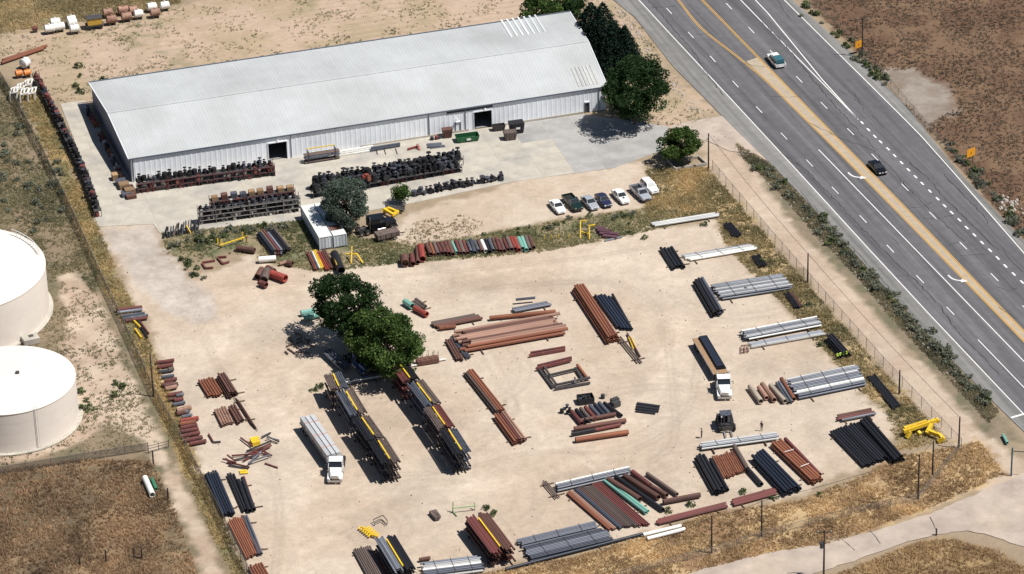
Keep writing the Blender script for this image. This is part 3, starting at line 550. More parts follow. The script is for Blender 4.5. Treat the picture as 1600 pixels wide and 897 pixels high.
one((790,888), (1003,833), .25, 'bblue', 'very long blue black pipe along the grass')
one((1005,834), (1064,820), .32, 'white', 'white pipe stained with dark patches on grass'); one((1011,840), (1070,825), .32, 'white', 'clean white pipe on grass beside stained one')
stack((847,752), (868,777), (852,750), 3, 'gbrown', 'loose thin rod left of the slate bundle', rmax=.12)
stack((552,857), (578,905), (577,851), 9, 'gbrown', 'slim grey brown pipe of the sheet pile', layers=1); stack((582,862), (604,905), (588,860), 3, 'orange', 'rust pipe beside the grey brown sheet pile')
stack((659,877), (748,866), (667,897), 9, ['silver', 'white', 'slate'], 'pale tube bundle near the big brown rack', bundle=True, layers=2)
one((655,873), (672,870), .3, 'brown', 'short brown stub before the pale bundle')
# ---- west side
stack((320,738), (347,802), (339,735), 6, 'bblue', 'blue black pipe against the west fence', layers=2); stack((356,740), (380,796), (364,738), 3, 'black', 'black pipe with blue tip in the narrow pair pile'); stack((372,747), (390,796), (379,745), 2, 'black', 'black pipe edged by a red one'); one((381,744), (397,792), .16, 'bright', 'bright red slim pipe at the black pile edge')
stack((356,812), (385,870), (378,806), 8, 'orange', 'bright rust pipe of the sheet near the west fence'); stack((381,806), (405,866), (385,804), 2, 'slate', 'slate pipe flanking the bright rust sheet'); stack((388,884), (400,905), (408,878), 6, 'orange', 'rust pipe at the very foot of the west fence')
stack((311,593), (327,619), (331,588), 6, 'orange', 'rust pipe of the northern small pile'); stack((338,584), (356,613), (353,580), 5, 'brown', 'dark brown pipe of the northern taller pile', layers=3)
stack((336,639), (348,664), (351,633), 5, 'pink', 'pale rust pipe of the southern small pile'); stack((358,634), (372,658), (366,631), 3, 'brown', 'middle brown pipe of the southern pile'); stack((366,619), (392,660), (376,628), 4, 'brown', 'tall brown pipe of the southern pile', layers=3)
K = [(1000-1000+244,565,272,561,'red',.3),(246,572,270,568,'red',.34),(263,576,271,574,'gbrown',.4),(248,580,268,577,'castblue',.3),(252,588,272,585,'slate',.3),(258,594,276,590,'red',.32),(252,600,270,597,'red',.3),(256,602,278,598,'brown',.35),(258,606,276,602,'pink',.38),(262,616,285,612,'red',.35),(263,623,275,621,'brown',.3),(275,617,287,614,'silver',.28),(272,624,286,621,'red',.35),(270,631,289,627,'slate',.3),(276,640,298,634,'pink',.45),(276,645,290,642,'brown',.35),(284,643,296,641,'silver',.3),(284,650,300,646,'silver',.28),(282,656,310,651,'bright',.36),(281,661,306,657,'orange',.36),(282,667,308,662,'red',.34),(282,673,310,668,'red',.34),(284,680,312,674,'red',.34),(288,687,316,681,'red',.36),(296,692,322,687,'red',.34)]
for x0, y0, x1, y1, m, r in K: one((x0, y0), (x1, y1), r, m, 'short '+CN[m]+' pipe offcut in the row along the west fence', group='west offcuts '+m)
for k, (a, b_, m) in enumerate((((181,483), (222,478), 'red'), ((183,487), (222,482), 'silver'), ((189,493), (226,488), 'slate'), ((193,497), (231,491), 'silver'), ((196,500), (230,495), 'red'))): one(a, b_, .3, m, CN[m]+' pipe laid crosswise where west fence meets the gravel drive', group='crosswise pipes by the drive '+m)
for a, b_, m in (((209,500), (220,511), 'yellow'), ((211,513), (221,527), 'yellow'), ((219,502), (232,520), 'red'), ((215,500), (230,527), 'black')): one(a, b_, .2, m, {'yellow': 'yellow slim pipe piled by the west fence', 'red': 'red slim pipe piled among yellow ones', 'black': 'black slim pipe piled among yellow ones'}[m], group='slim pipes by the west fence '+m)
# ---- centre
stack((714,514), (862,488), (732,540), 11, ['pink', 'brown', 'pink', 'pink', 'brown', 'pink', 'orange'], 'long pipe of the central pile', jl=1.4, layers=2, z0=.2)
stack((672,503), (745,489), (680,509), 4, ['gbrown', 'brown'], 'pipe of the low pile by the leafy trees'); one((765,495), (868,485), .38, 'orange', 'rust pipe with silver end behind the central pile'); one((686,511), (712,508), .36, 'orange', 'stubby orange pipe between two central piles')
stack((799,481), (856,470), (802,485), 3, 'slate', 'dark slate pipe on yellow stands'); one((806,467), (836,464), .25, 'slate', 'short slate pipe raised on yellow stands', z=.9)
stack((697,530), (715,562), (704,528), 3, 'brown', 'short brown pipe before the slate trio'); stack((706,528), (729,559), (712,526), 4, 'slate', 'short slate pipe before the central pile')
stack((895,446), (948,527), (914,441), 6, 'orange', 'bright orange rust pipe of the tallest central pile', layers=3, z0=.2)
stack((930,459), (967,511), (950,460), 5, 'bblue', 'blue black pipe with green caps', layers=1); one((957,459), (985,509), .24, 'black', 'thin black pipe apart from the green capped pile')
stack((966,527), (998,566), (970,526), 2, 'gbrown', 'thin dark rod pointing away from the orange pile', rmax=.16); one((980,520), (1000,556), .16, 'brown', 'thin brown rod beside the yellow ladder frame')
stack((726,580), (774,641), (740,576), 5, ['gbrown', 'orange', 'orange'], 'long pipe of the two part row', layers=2); stack((772,647), (803,689), (791,641), 6, ['orange', 'red', 'pink'], 'shorter pipe ending the two part row', layers=2)
one((902,569), (918,590), .28, 'orange', 'short orange pipe on the dark frame corner')
for k in range(7): one((893+k*7.2, 641-k*2.2), (909+k*7.2, 660-k*2.4), .36, ['red', 'black', 'gbrown', 'red', 'slate', 'bblue', 'slate'][k], 'short '+CN[['red', 'black', 'gbrown', 'red', 'slate', 'bblue', 'slate'][k]]+' pipe of the slanting row', group='slanting '+['red', 'black', 'gbrown', 'red', 'slate', 'bblue', 'slate'][k])
for A, B, r, m, l in (((904,656), (962,645), .36, 'brown', 'brown pipe holding back the slanting short pipes'), ((897,668), (978,655), .38, 'brown', 'longest brown pipe of the crosswise trio'), ((893,677), (930,670), .3, 'black', 'black pipe at the end of the crosswise trio'), ((930,670), (970,662), .3, 'red', 'red brown pipe in the crosswise trio'), ((899,685), (982,673), .42, 'orange', 'single bright orange pipe with cap before the trio'), ((944,628), (971,648), .3, 'black', 'black pipe running down beside the slanting rows')): one(A, B, r, m, l)
# ---- north middle strip
stack((480,394), (492,421), (493,390), 6, ['red', 'orange', 'slate', 'white', 'yellow', 'yellow'], 'pipe of the bright pile below the container', jl=.3, layers=1); stack((495,392), (510,420), (508,390), 5, ['bright', 'red', 'brown'], 'shorter pipe of the bright pile below the container'); one((522,393), (533,419), .75, 'black', 'very thick black pipe with yellow stripe by the red pile'); one((519,393), (527,414), .16, 'yellow', 'thin yellow pipe lying on the thick black one', z=1.3)
for k, (x0, y0, x1, y1, r, m) in enumerate(((631,398,633,408,.75,'brown'),(643,396,645,410,.5,'red'),(652,384,653,408,.4,'brown'),(657,382,660,402,.62,'bright'))): one((x0, y0), (x1, y1), r, m, ['widest brown pipe at the west end of the weedy row', 'dark red pipe beside the widest brown one', 'slim long brown pipe beside the bright red one', 'bright red thick pipe in the weedy row'][k])
cols = ['brown', 'orange', 'gbrown', 'red', 'brown', 'red', 'brown', 'aqua', 'red', 'gbrown', 'red', 'silver', 'slate', 'silver', 'brown', 'white', 'black', 'silver', 'brown', 'red', 'brown', 'red', 'gbrown', 'bright', 'bright', 'aqua', 'aqua', 'gbrown', 'brown']
for k, m in enumerate(cols):
    x = 668+k*5.75; y = 386-k*.35; one((x-2, y-6-random.random()*3), (x+5, y+9+random.random()*3), random.uniform(.28, .42), m, {'aqua': 'pale aqua short pipe in the weedy row', 'silver': 'silver short pipe in the weedy row', 'white': 'white short pipe in the weedy row', 'slate': 'slate short pipe in the weedy row', 'black': 'black short pipe in the weedy row', 'bright': 'scarlet short pipe in the weedy row', 'orange': 'orange short pipe in the weedy row'}.get(m, 'brown or dark red short pipe in the weedy row'), group='weedy row '+({'red': 'brown', 'gbrown': 'brown'}.get(m, m)))
stack((402,362), (425,392), (432,357), 8, ['bblue', 'gbrown', 'red', 'silver', 'slate', 'black', 'black', 'gbrown'], 'pipe of the heap in sagebrush by the yellow frame', jl=.9, layers=2)
for A, B, r, m, l in (((404,403), (431,401), .55, 'white', 'short white tank pipe by the brown stubs'), ((402,430), (409,418), .6, 'brown', 'upright tilted brown stub in the stub cluster'), ((412,434), (417,420), .75, 'gbrown', 'fattest grey brown stub in the cluster'), ((417,416), (428,422), .65, 'brown', 'brown stub resting behind the cluster'), ((424,424), (446,432), .72, 'bright', 'bright red thick stub in the cluster'), ((406,439), (416,443), .55, 'red', 'small dark stub before the cluster'), ((436,411), (447,408), .3, 'pink', 'slim rusty stub joined to a drum'), ((449,408), (457,410), .5, 'brown', 'brown drum shaped stub'), ((370,385), (398,389), .5, 'brown', 'brown pipe in weeds with green end piece')): one(A, B, r, m, l)
for k, (a, b_) in enumerate((((470,487), (492,483)), ((475,494), (500,489)), ((505,488), (516,486)))): one(a, b_, .5, 'aqua', 'aqua thick pipe poking from under the leafy tree', group='aqua pipes under the tree')
stack((640,472), (656,484), (651,466), 4, 'gbrown', 'dark pipe poking out right of the leafy tree'); one((648,479), (667,489), .5, 'bright', 'red thick pipe poking out right of the tree'); one((632,468), (644,476), .55, 'aqua', 'aqua thick pipe right of the leafy tree')
stack((536,593), (594,583), (538,597), 4, 'silver', 'silver tube bundle in tree shade by the blue truck', bundle=True, layers=2); one((638,572), (697,560), .14, 'white', 'long thin white pole by the rusty stillage')
one((4,93), (73,70), .3, 'orange', 'long rusty beam pipe by the north gate track', z=.5); one((2,97), (68,74), .3, 'orange', 'lower rusty beam pipe by the north gate track')
one((226,744), (238,771), .5, 'white', 'white pipe lying in brown weeds outside the fence'); one((237,747), (244,763), .28, 'green', 'green pipe beside the white one in weeds'); one((1567,678), (1574,691), .26, 'aqua', 'green aqua pipe on the track by the side road')
# lath straps, caps and stands
for (p, q) in (((1226,706), (1240,702)), ((1251,729), (1264,724))):
    a, b_ = G(*p, 1.5), G(*q, 1.5); c = (a+b_)/2; tag(obj('lath', MB().bar(a-c, b_-c, .12, .05), M['white'], None, c), 'white lath across the long rust pipes', 'lath', 'white laths')
for k in range(8):
    x, y = 1308+k % 4*4.6, 553-k % 4*1.2; pipe(G(x, y, .5+k//4*.5).xy.to_3d()+Vector((0, -.12, .4+k//4*.55)), G(x, y, .5+k//4*.5).xy.to_3d()+Vector((.12, -.32, .4+k//4*.55)), .26, 'lime', 'lime green thread protector on the tall black block by the fence', 'lime protectors', rank=60.)
# ---- cantilever racks
def rack(A, B, mats, label, H=4.1, hw_=1.45, seed=0, lev=(.6, 2.1, 3.55), npp=3, where=''):
    rg = random.Random(seed); a, b_ = G(*A, H).xy.to_3d(), G(*B, H).xy.to_3d(); d = b_-a; L_ = d.length; dh = d.normalized(); c = (a+b_)/2
    rz = math.atan2(d.y, d.x); t = thing('cantilever_rack', label, 'rack', (c.x, c.y, 0), rz)
    for x in (-L_*.34, L_*.34):
        obj('column', MB().box((x, 0, H/2), (.28, .24, H)), M['steel'], t); obj('foot', MB().box((x, 0, .1), (.32, hw_*2+.3, .2)), M['steel'], t)
        for z in lev:
            for s_ in (-1, 1): obj('arm', MB().bar((x, s_*.1, z-.1), (x, s_*hw_, z+.02), .14, .16), M['steel'], t)
    obj('top_beam', MB().box((0, 0, H+.06), (L_*.74, .22, .18)), M['yellow'], t)
    pn = Vector((-dh.y, dh.x, 0)); k = 0
    for li, z in enumerate(lev):
        for s_ in (-1, 1):
            m = mats[(li*2+(s_ > 0)) % len(mats)] if len(mats) > 2 else mats[(s_ > 0) % len(mats)]
            nn = npp+1 if li == len(lev)-1 else npp
            for i in range(nn):
                r = rg.uniform(.15, .2); y = s_*(.36+i*(hw_-.45)/max(nn-1, 1)); l2 = L_*rg.uniform(.42, .5); sh = rg.uniform(-.3, .3)
                ctr = c+pn*y+dh*sh; pipe(ctr-dh*l2+Vector((0, 0, z+.1+r)), ctr+dh*l2+Vector((0, 0, z+.1+r)), r, m, CN[m]+' pipe resting on the arms of '+where, CN[m]+' pipes on '+where, rank=.9 if li == len(lev)-1 else .2)
ROW1 = [((519,581), (531,607), ['gbrown', 'slate']), ((538,607), (561,646), ['slate', 'gbrown']), ((562,648), (587,684), ['black', 'gbrown']), ((588,684), (612,722), ['black', 'gbrown'])]
ROW2 = [((622,566), (643,594), ['red', 'black']), ((648,594), (677,632), ['slate', 'gbrown']), ((673,632), (698,668), ['gbrown', 'red']), ((698,667), (724,708), ['black', 'slate'])]
nm = ['first', 'second', 'third', 'fourth']
for rr, ROW in enumerate((ROW1, ROW2)):
    for k, (a, b_, mm) in enumerate(ROW):
        tree_row = 'row facing white flatbed' if rr == 0 else 'row facing rust pipes'
        rack(a, b_, mm, f'pipe rack with yellow beam, {nm[k]} from the trees, {tree_row}', seed=rr*10+k, where=f'the {nm[k]} rack of the '+('western row' if rr == 0 else 'eastern row'))
rack((742,802), (787,862), ['brown', 'red', 'brown'], 'big brown pipe rack with yellow beam by the green stand', H=2.9, hw_=1.9, seed=31, npp=5, lev=(.5, 1.5, 2.5), where='the big brown southern rack')
rack((600,836), (634,892), ['black', 'silver', 'black'], 'black pipe rack with one silver side by the coiled yellow tubes', H=2.9, hw_=1.6, seed=32, npp=4, lev=(.5, 1.5, 2.5), where='the southern rack with silver side')
# ---- loose steel frames and scrap
def bars(name, label, cat, segs, m, w_=.22, h_=.3, group=None):
    """a welded frame: segs of pixel pairs with heights"""
    pts = [(G(*p, z0).xy.to_3d()+Vector((0, 0, z0)), G(*q, z1).xy.to_3d()+Vector((0, 0, z1))) for p, z0, q, z1 in segs]
    c = sum((a+b_ for a, b_ in pts), Vector())/(2*len(pts)); c.z = 0; t = thing(name, label, cat, c, 0, group)
    for a, b_ in pts: obj('bar', MB().bar(a-c, b_-c, w_, h_), m, t)
    return t
bars('steel_beam', 'dark red steel beam pair lying clear of the frame', 'beam', [((827,556), .3, (883,546), .3), ((829,552), .3, (883,543), .3)], M['red'], .35, .5)
bars('steel_beam', 'dark red steel beam laid over the frame end', 'beam', [((838,576), .5, (893,562), .5), ((840,572), .5, (893,559), .5)], M['red'], .35, .45)
bars('steel_trestle', 'open dark steel frame with square opening on the dirt', 'frame', [((848,570), .5, (870,602), .5), ((842,576), .3, (864,606), .3), ((852,588), .5, (902,576), .5), ((900,576), .4, (910,592), .4), ((862,603), .5, (922,590), .5), ((866,608), .3, (922,598), .3), ((898,590), .8, (899,600), .3)], M['steel'], .3, .35)
bars('yellow_stand', 'yellow post frame in weeds by the parked cars', 'stand', [((906,345), 2.2, (917,345), 2.2), ((907,346), 2.2, (907,372), 0.), ((919,353), 1.8, (930,351), 1.8), ((921,354), 1.8, (921,374), 0.), ((907,362), .4, (922,366), .4)], M['yellow'], .18, .18)
for k, x in enumerate((851, 862, 873, 889)): bars('yellow_stake', 'short yellow stake in the row by the weedy bank', 'stake', [((x, 374-k*.6), 0, (x, 368-k*.6), .75)], M['yellow'], .16, .16, 'yellow stakes')
bars('yellow_trestle', 'long low yellow trestle in the sagebrush', 'trestle', [((344,383), .7, (382,371), .7), ((346,374), 1.4, (346,386), 0), ((340,372), 1.4, (341,384), 0), ((379,363), 1.6, (379,376), 0), ((385,368), 1.6, (385,378), 0)], M['yellow'], .2, .2)
bars('yellow_trestle', 'spindly yellow trestle beside the very thick black pipe', 'trestle', [((540,397), 1., (557,397), 1.), ((550,385), 2.2, (549,412), 0), ((557,396), .8, (567,411), .2)], M['yellow'], .2, .2)
bars('ladder_frame', 'yellow ladder frame between brown rods', 'frame', [((982,527), .3, (990,545), .3), ((986,526), .3, (994,544), .3), ((983,531), .3, (988,530), .3), ((986,538), .3, (991,537), .3)], M['yellow'], .14, .14)
bars('green_stand', 'pale green tubular stand behind the big brown rack', 'stand', [((708,794), .9, (744,790), .9), ((708,784), 1.8, (707,800), 0), ((741,785), 1.2, (742,797), 0), ((707,798), .2, (714,806), .1)], mat('sage_paint', (.3, .42, .22), .6), .16, .16)
bars('steel_hoops', 'bent dark steel hoops beside coiled yellow tubes', 'frame', [((583,812), .7, (598,805), .7), ((598,805), .7, (605,813), .7), ((584,818), .4, (597,812), .4), ((597,812), .4, (604,819), .4), ((583,812), .7, (586,821), .1), ((605,813), .7, (605,820), .1)], M['steel'], .1, .1)
for k in range(6):
    x, y = 563+k*3, 823+k*2.4; bars('yellow_tube', 'bent yellow tube heaped behind the grey brown pile', 'tube', [((x, y), .4, (x+11, y+3), .5), ((x+11, y+3), .5, (x+14, y-1), .6), ((x, y), .4, (x-2, y+4), .3)], M['yellow'], .22, .22, 'bent yellow tubes')
bars('stub_bundle', 'small dark stub crate near the green stand', 'crate', [((672,800), .4, (682,811), .4), ((676,799), .4, (686,810), .4), ((680,798), .4, (687,808), .4)], M['gbrown'], .4, .5)
SCR = [((385,705), .3, (424,689), .6), ((382,712), .2, (423,693), .5), ((362,712), .3, (400,709), .4), ((365,719), .2, (398,712), .5), ((380,720), .3, (424,696), .4), ((355,722), .3, (390,730), .2), ((357,727), .2, (388,732), .2), ((398,706), .3, (422,711), .3), ((412,705), .5, (425,712), .3), ((418,682), .4, (436,690), .3), ((376,684), .3, (394,697), .4), ((326,678), .2, (333,690), .2), ((333,691), .2, (345,690), .2), ((348,717), .5, (369,723), .5), ((355,711), .6, (366,719), .4), ((409,683), .3, (423,676), .2), ((414,724), .1, (434,731), .1)]
for k, (a, z0, b_, z1) in enumerate(SCR): bars('scrap_bar', 'rusty scrap bar tossed in the tangled heap', 'bar', [(a, z0, b_, z1)], M['red'] if k % 3 else M['steel'], .22, .22, 'tangled scrap bars')
for k, (a, b_) in enumerate((((388,724), (408,706)), ((390,722), (423,710)), ((417,683), (436,688)))): bars('scrap_bar', 'pale grey scrap bar across the tangled heap', 'bar', [(a, .6, b_, .7)], M['silver'], .22, .2, 'pale scrap bars')
bars('yellow_crate', 'bright yellow box crate behind the scrap heap', 'crate', [((391,688), .5, (404,685), .5), ((392,691), .5, (405,688), .5), ((394,694), .4, (406,691), .4)], M['yellow'], .55, .7)
bars('yellow_plate', 'tan yellow plate lying below the scrap heap', 'plate', [((374,736), .15, (386,735), .15), ((375,739), .15, (388,738), .15)], M['yellow'], .5, .1)
for k in range(16):
    x = 445+random.random()*42; y = 520+random.random()*30; bars('timber_offcut', 'broken timber offcut strewn left of the shade trees', 'timber', [((x, y), .15, (x+random.uniform(3, 13), y+random.uniform(-6, 8)), .2)], M['timber'] if k % 2 else M['gbrown'], .22, .16, 'timber offcuts')
for x, y, dx, dy in ((316,410,20,-3),(316,411,5,8),(321,419,12,-1),(340,402,14,-1),(340,403,8,9),(348,412,10,-3)): bars('steel_channel', 'red brown steel channel dropped on the dirt bank', 'channel', [((x, y), .2, (x+dx, y+dy), .2)], M['red'], .3, .3, 'channels on the bank')
for a, b_ in (((1152,542), (1168,550)),): bars('slatted_pallet', 'small red slatted frame beside the silver bundles', 'frame', [((1158,540), .2, (1167,539), .2), ((1158,546), .2, (1170,545), .2), ((1158,551), .2, (1170,549), .2), ((1158,540), .3, (1158,551), .3), ((1163,540), .3, (1164,550), .3), ((1168,539), .3, (1170,549), .3)], M['red'], .12, .12)
bars('dark_plate', 'flat black ribbed plate lying alone on the dirt', 'plate', [((995,630), .1, (1031,635), .1), ((994,634), .1, (1030,639), .1), ((993,638), .1, (1029,643), .1), ((993,642), .1, (1024,646), .1)], M['black'], .55, .16)
bars('dark_plate', 'purple brown flat plate heap below the parked cars', 'plate', [((932,357), .3, (945,357), .3), ((934,360), .4, (954,362), .4), ((937,364), .3, (966,367), .3), ((942,368), .3, (964,370), .3)], mat('plum_rust', (.09, .04, .055), .8), 1.1, .4)
bars('silver_rail', 'pale rail lying before the purple plate heap', 'rail', [((945,376), .15, (972,370), .15)], M['silver'], .3, .2)
bars('steel_box', 'small open rusty box near the slanting pipes', 'box', [((955,628), .5, (966,624), .5), ((957,633), .5, (968,629), .5)], M['steel'], .8, .9)
bars('pallet', 'pale steel rail sections stacked by the warehouse wall', 'rails', [((530,243), .2, (580,235), .2), ((531,240), .5, (582,231), .5), ((531,237), .8, (583,228), .8)], M['white'], .4, .25)
bars('rail_stack', 'dark rail stack continuing the white rails', 'rails', [((578,235), .3, (625,227), .3), ((580,231), .6, (625,224), .6)], M['slate'], .4, .3)
bars('red_beam', 'red beam with a stand on the concrete apron', 'beam', [((637,233), .3, (655,228), .3), ((652,225), .9, (656,235), 0)], M['bright'], .3, .3)
for x in (587, 600, 618): bars('apron_stake', 'dark bar lying on the concrete before the rails', 'bar', [((x, 232), .1, (x+3, 241), .1)], M['steel'], .14, .1, 'bars on the apron')
# ================================================================== VALVES AND RACKS OF FITTINGS
def valve_mesh(kind, m):
    mb = MB()
    if kind == 0:      # gate valve with handwheel
        mb.cyl((-.42, 0, .38), (.42, 0, .38), .2, n=8); mb.cyl((-.5, 0, .38), (-.38, 0, .38), .36, n=10); mb.cyl((.38, 0, .38), (.5, 0, .38), .36, n=10); mb.cyl((0, 0, .4), (0, 0, .8), .24, .2, 8); mb.cyl((0, 0, .78), (0, 0, .86), .32, n=10); mb.cyl((0, 0, .86), (0, 0, 1.28), .06, n=6); mb.cyl((0, 0, 1.24), (0, 0, 1.29), .3, n=10)
    elif kind == 1:    # upright flange stack
        for k in range(4): mb.cyl((0, 0, .04+k*.22), (0, 0, .2+k*.22), .44-.03*(k % 2), n=10); mb.cyl((0, 0, .2+k*.22), (0, 0, .26+k*.22), .25, n=8)
    elif kind == 2:    # elbow with flanges
        pts = [Vector((-.45, 0, .3)), Vector((0, 0, .34)), Vector((.22, 0, .55)), Vector((.26, 0, 1.0))]
        for a, b_ in zip(pts[:-1], pts[1:]): mb.cyl(a, b_, .22, n=8)
        mb.cyl((-.5, 0, .3), (-.4, 0, .3), .36, n=10); mb.cyl((.26, 0, .95), (.26, 0, 1.05), .36, n=10)
    else:              # check valve / actuator
        mb.cyl((-.4, 0, .34), (.4, 0, .34), .26, n=8); mb.cyl((-.48, 0, .34), (-.38, 0, .34), .34, n=10); mb.cyl((.38, 0, .34), (.48, 0, .34), .34, n=10); mb.box((0, 0, .72), (.42, .42, .4)); mb.cyl((.1, 0, .9), (.1, 0, 1.15), .12, n=6)
    me = mb.mesh('valve', True); me.materials.append(M[m]); return me
VM = {(k, m): valve_mesh(k, m) for k in range(4) for m in ('castiron', 'castred', 'castblue', 'castwhite', 'orange')}
NV = [0]
KN = ['gate_valve', 'flange_stack', 'pipe_elbow', 'check_valve']
def fitting(p, size, mats, label, group, kinds=(0, 1, 2, 3), rg=random):
    k = rg.choice(kinds); m = rg.choice(mats); o = link(KN[k], VM[(k, m)], None, p, rg.uniform(0, 6.28)); s_ = size*rg.uniform(.8, 1.2); o.scale = (s_, s_, s_*rg.uniform(.85, 1.15)); NV[0] += 1
    cn = {'castiron': 'black', 'castred': 'dark red', 'castblue': 'blue grey', 'castwhite': 'pale', 'orange': 'rusty'}[m]; kn = {0: 'gate valve', 1: 'flange stack', 2: 'flanged elbow', 3: 'check valve'}[k]
    tag(o, f'{cn} {kn} {label}', kn, f'{cn} {kn} {group}')
def shelf(A, B, depth, levels, label, beam, per, deck=None):
    a, b_ = G(*A), G(*B); d = b_-a; L_ = d.length; rz = math.atan2(d.y, d.x); t = thing('storage_rack', label, 'rack', (a.x, a.y, 0), rz); H = levels[-1]
    n = max(2, round(L_/per)); 
    for i in range(n+1):
        x = L_*i/n
        for y in (0, depth): obj('upright', MB().box((x, y, (H+.7)/2), (.1, .1, H+.7)), beam, t)
    for z in levels:
        for y in (0, depth): obj('beam', MB().box((L_/2, y, z-.08), (L_, .08, .09)), beam, t)
        obj('shelf', MB().box((L_/2, depth/2, z-.02), (L_-.06, depth-.1, .05)), deck or M['steel'], t)
    return t, a, d.normalized(), Vector((-d.y, d.x, 0)).normalized(), L_
def fill(fr, depth, zs, step, size, mats, label, group, kinds=(0, 1, 2, 3), rows=1, skip=.05, seed=0):
    t, a, u, v, L_ = fr; rg = random.Random(seed)
    for z in zs:
        for r_ in range(rows):
            x = .5
            while x < L_-.3:
                if rg.random() > skip: fitting(a+u*x+v*(depth*(r_+.5)/rows+rg.uniform(-.1, .1))+Vector((0, 0, z+.02)), size, mats, label, group, kinds, rg)
                x += step*rg.uniform(.85, 1.2)
M['rackred'] = mat('rack_red', (.13, .04, .04), .6); M['rackwhite'] = mat('rack_white', (.24, .22, .2), .6)
F1 = shelf((216,303), (430,275), 1.8, [.95, 2.0], 'two tier red rack of valves along the warehouse front wall', M['rackred'], 3.0)
fill(F1, 1.8, [2.0], .9, 1.1, ['castiron', 'castiron', 'castblue'], 'on the top tier of the wall rack', 'wall rack top', (0, 1), seed=1)
fill(F1, .9, [.95], .8, .85, ['castiron', 'castwhite', 'castred', 'castiron'], 'on the middle tier of the wall rack', 'wall rack middle', seed=2)
fill(F1, .8, [.0], 1.1, .85, ['castiron', 'castiron', 'castred'], 'under the wall rack', 'wall rack bottom', seed=3)
F2 = shelf((312,352), (470,331), 1.6, [.9, 1.8, 2.7], 'three tier white rack of small fittings beside the container', M['rackwhite'], 3.0)
fill(F2, .8, [.0, .9, 1.8], .72, .7, ['castiron', 'castwhite', 'castiron', 'castwhite'], 'on the white three tier rack', 'white rack', seed=4); fill(F2, 2.4, [1.8], .9, .7, ['castiron', 'castwhite', 'orange'], 'at the back of the white rack', 'white rack back', seed=44)
fill(F2, 1.6, [2.7], 1.2, .8, ['castiron', 'castblue'], 'on top of the white rack', 'white rack top', (0, 1, 3), seed=5)
F2b = shelf((330,330), (462,312), 1.6, [.9, 1.8], 'red rack carrying crates behind the white rack', M['rackred'], 3.0)
fill(F2b, .9, [.9], 1.4, .75, ['castiron', 'castred', 'castwhite'], 'on the red crate rack', 'crate rack', seed=6)
def crate(p, rz, s, label, m='wood', group='wooden crates on the red rack'):
    t = thing('crate', label, 'crate', p, rz, group); hx, hy, h = s
    for k in range(3):
        for y in (-hy, hy): obj('board', MB().box((0, y, h*(k+.5)/3), (2*hx, .05, h/3-.05)), M[m], t)
        for x in (-hx, hx): obj('board', MB().box((x, 0, h*(k+.5)/3), (.05, 2*hy-.06, h/3-.05)), M[m], t)
    obj('lid', MB().box((0, 0, h*.93), (2*hx-.08, 2*hy-.08, .05)), M[m], t)
t, a, u, v, L_ = F2b
for k, x in enumerate((.9, 2.7, 4.5, 6.2, 7.8, 9.4, 11.2, 13.2, 14.9)):
    if x < L_: crate(a+u*x+v*.8+Vector((0, 0, 1.82)), math.atan2(u.y, u.x), (.55, .5, random.uniform(.7, 1.15)), {'wood': 'wooden plank crate on the red crate rack', 'slate': 'grey plank crate on the red crate rack', 'brown': 'rust brown plank crate on the red crate rack'}[['wood', 'brown', 'slate', 'slate', 'wood', 'wood', 'brown', 'wood', 'wood'][k]], ['wood', 'brown', 'slate', 'slate', 'wood', 'wood', 'brown', 'wood', 'wood'][k], 'crates '+['wood', 'brown', 'slate', 'slate', 'wood', 'wood', 'brown', 'wood', 'wood'][k])
# leaning dark plates heap at the west end
for k in range(14):
    x = 258+k*4.0; g_ = G(x, 369-k*.9); mb = MB(); mb.bar((-.2, -.9, .05), (.35, .9, random.uniform(1.0, 1.9)), .18, .5); tag(obj('leaning_flange_plate', mb, M[['castiron', 'castiron', 'castblue', 'castiron', 'gbrown'][k % 5]], None, g_, random.uniform(-.2, .3)), 'dark plate leaning in the heap west of the white rack', 'plate', 'leaning plates')
bars('yellow_bar', 'yellow bar leaning on the dark plates', 'bar', [((291,352), 1.5, (298,364), .3)], M['yellow'], .16, .16)
# black mass of large valves in two ranks
for k, (A, B, lv) in enumerate((((490,311), (722,270), [1.15]), ((492,300), (724,258), [1.25]))):
    f = shelf(A, B, 1.5, lv, 'low dark rack of large black valves, '+('rank facing the warehouse' if k else 'rank facing the parked cars'), M['steel'], 3.4)
    fill(f, 1.4, [0.], 1.15, .95, ['castiron', 'castiron', 'castiron', 'castred'], 'under the low dark valve rack', 'low rack bottom', seed=10+k)
    fill(f, 1.5, lv, .92, 1.4, ['castiron', 'castiron', 'castiron', 'castblue'], 'on the low dark valve rack', 'low rack top', (0, 1, 3, 0), rows=1, seed=12+k); fill(f, 2.6, lv, 1.0, 1.15, ['castiron', 'castiron', 'castblue'], 'at the back of the low dark valve rack', 'low rack back', (0, 1, 3), seed=60+k)
fitting(G(575,276, 2.6).xy.to_3d()+Vector((0, 0, 1.9)), 1.3, ['orange'], 'bright among black valves', 'x', (3,)); 
g_ = G(573, 276, 2.4); tag(obj('red_actuator', MB().box((0, 0, 0), (1.5, .8, .4)).cyl((0, 0, .2), (0, 0, .5), .4, n=10), M['bright'], None, (g_.x, g_.y, 2.4)), 'bright red actuator lying on the black valves', 'actuator')
F4 = (None, G(645,309), (G(792,282)-G(645,309)).normalized(), None, (G(792,282)-G(645,309)).length); F4 = (None, F4[1], F4[2], Vector((-F4[2].y, F4[2].x, 0)), F4[4])
fill(F4, 1.2, [0.], .8, 1.2, ['castiron', 'castblue', 'castiron'], 'in the ground row edging the apron', 'apron row', seed=20)
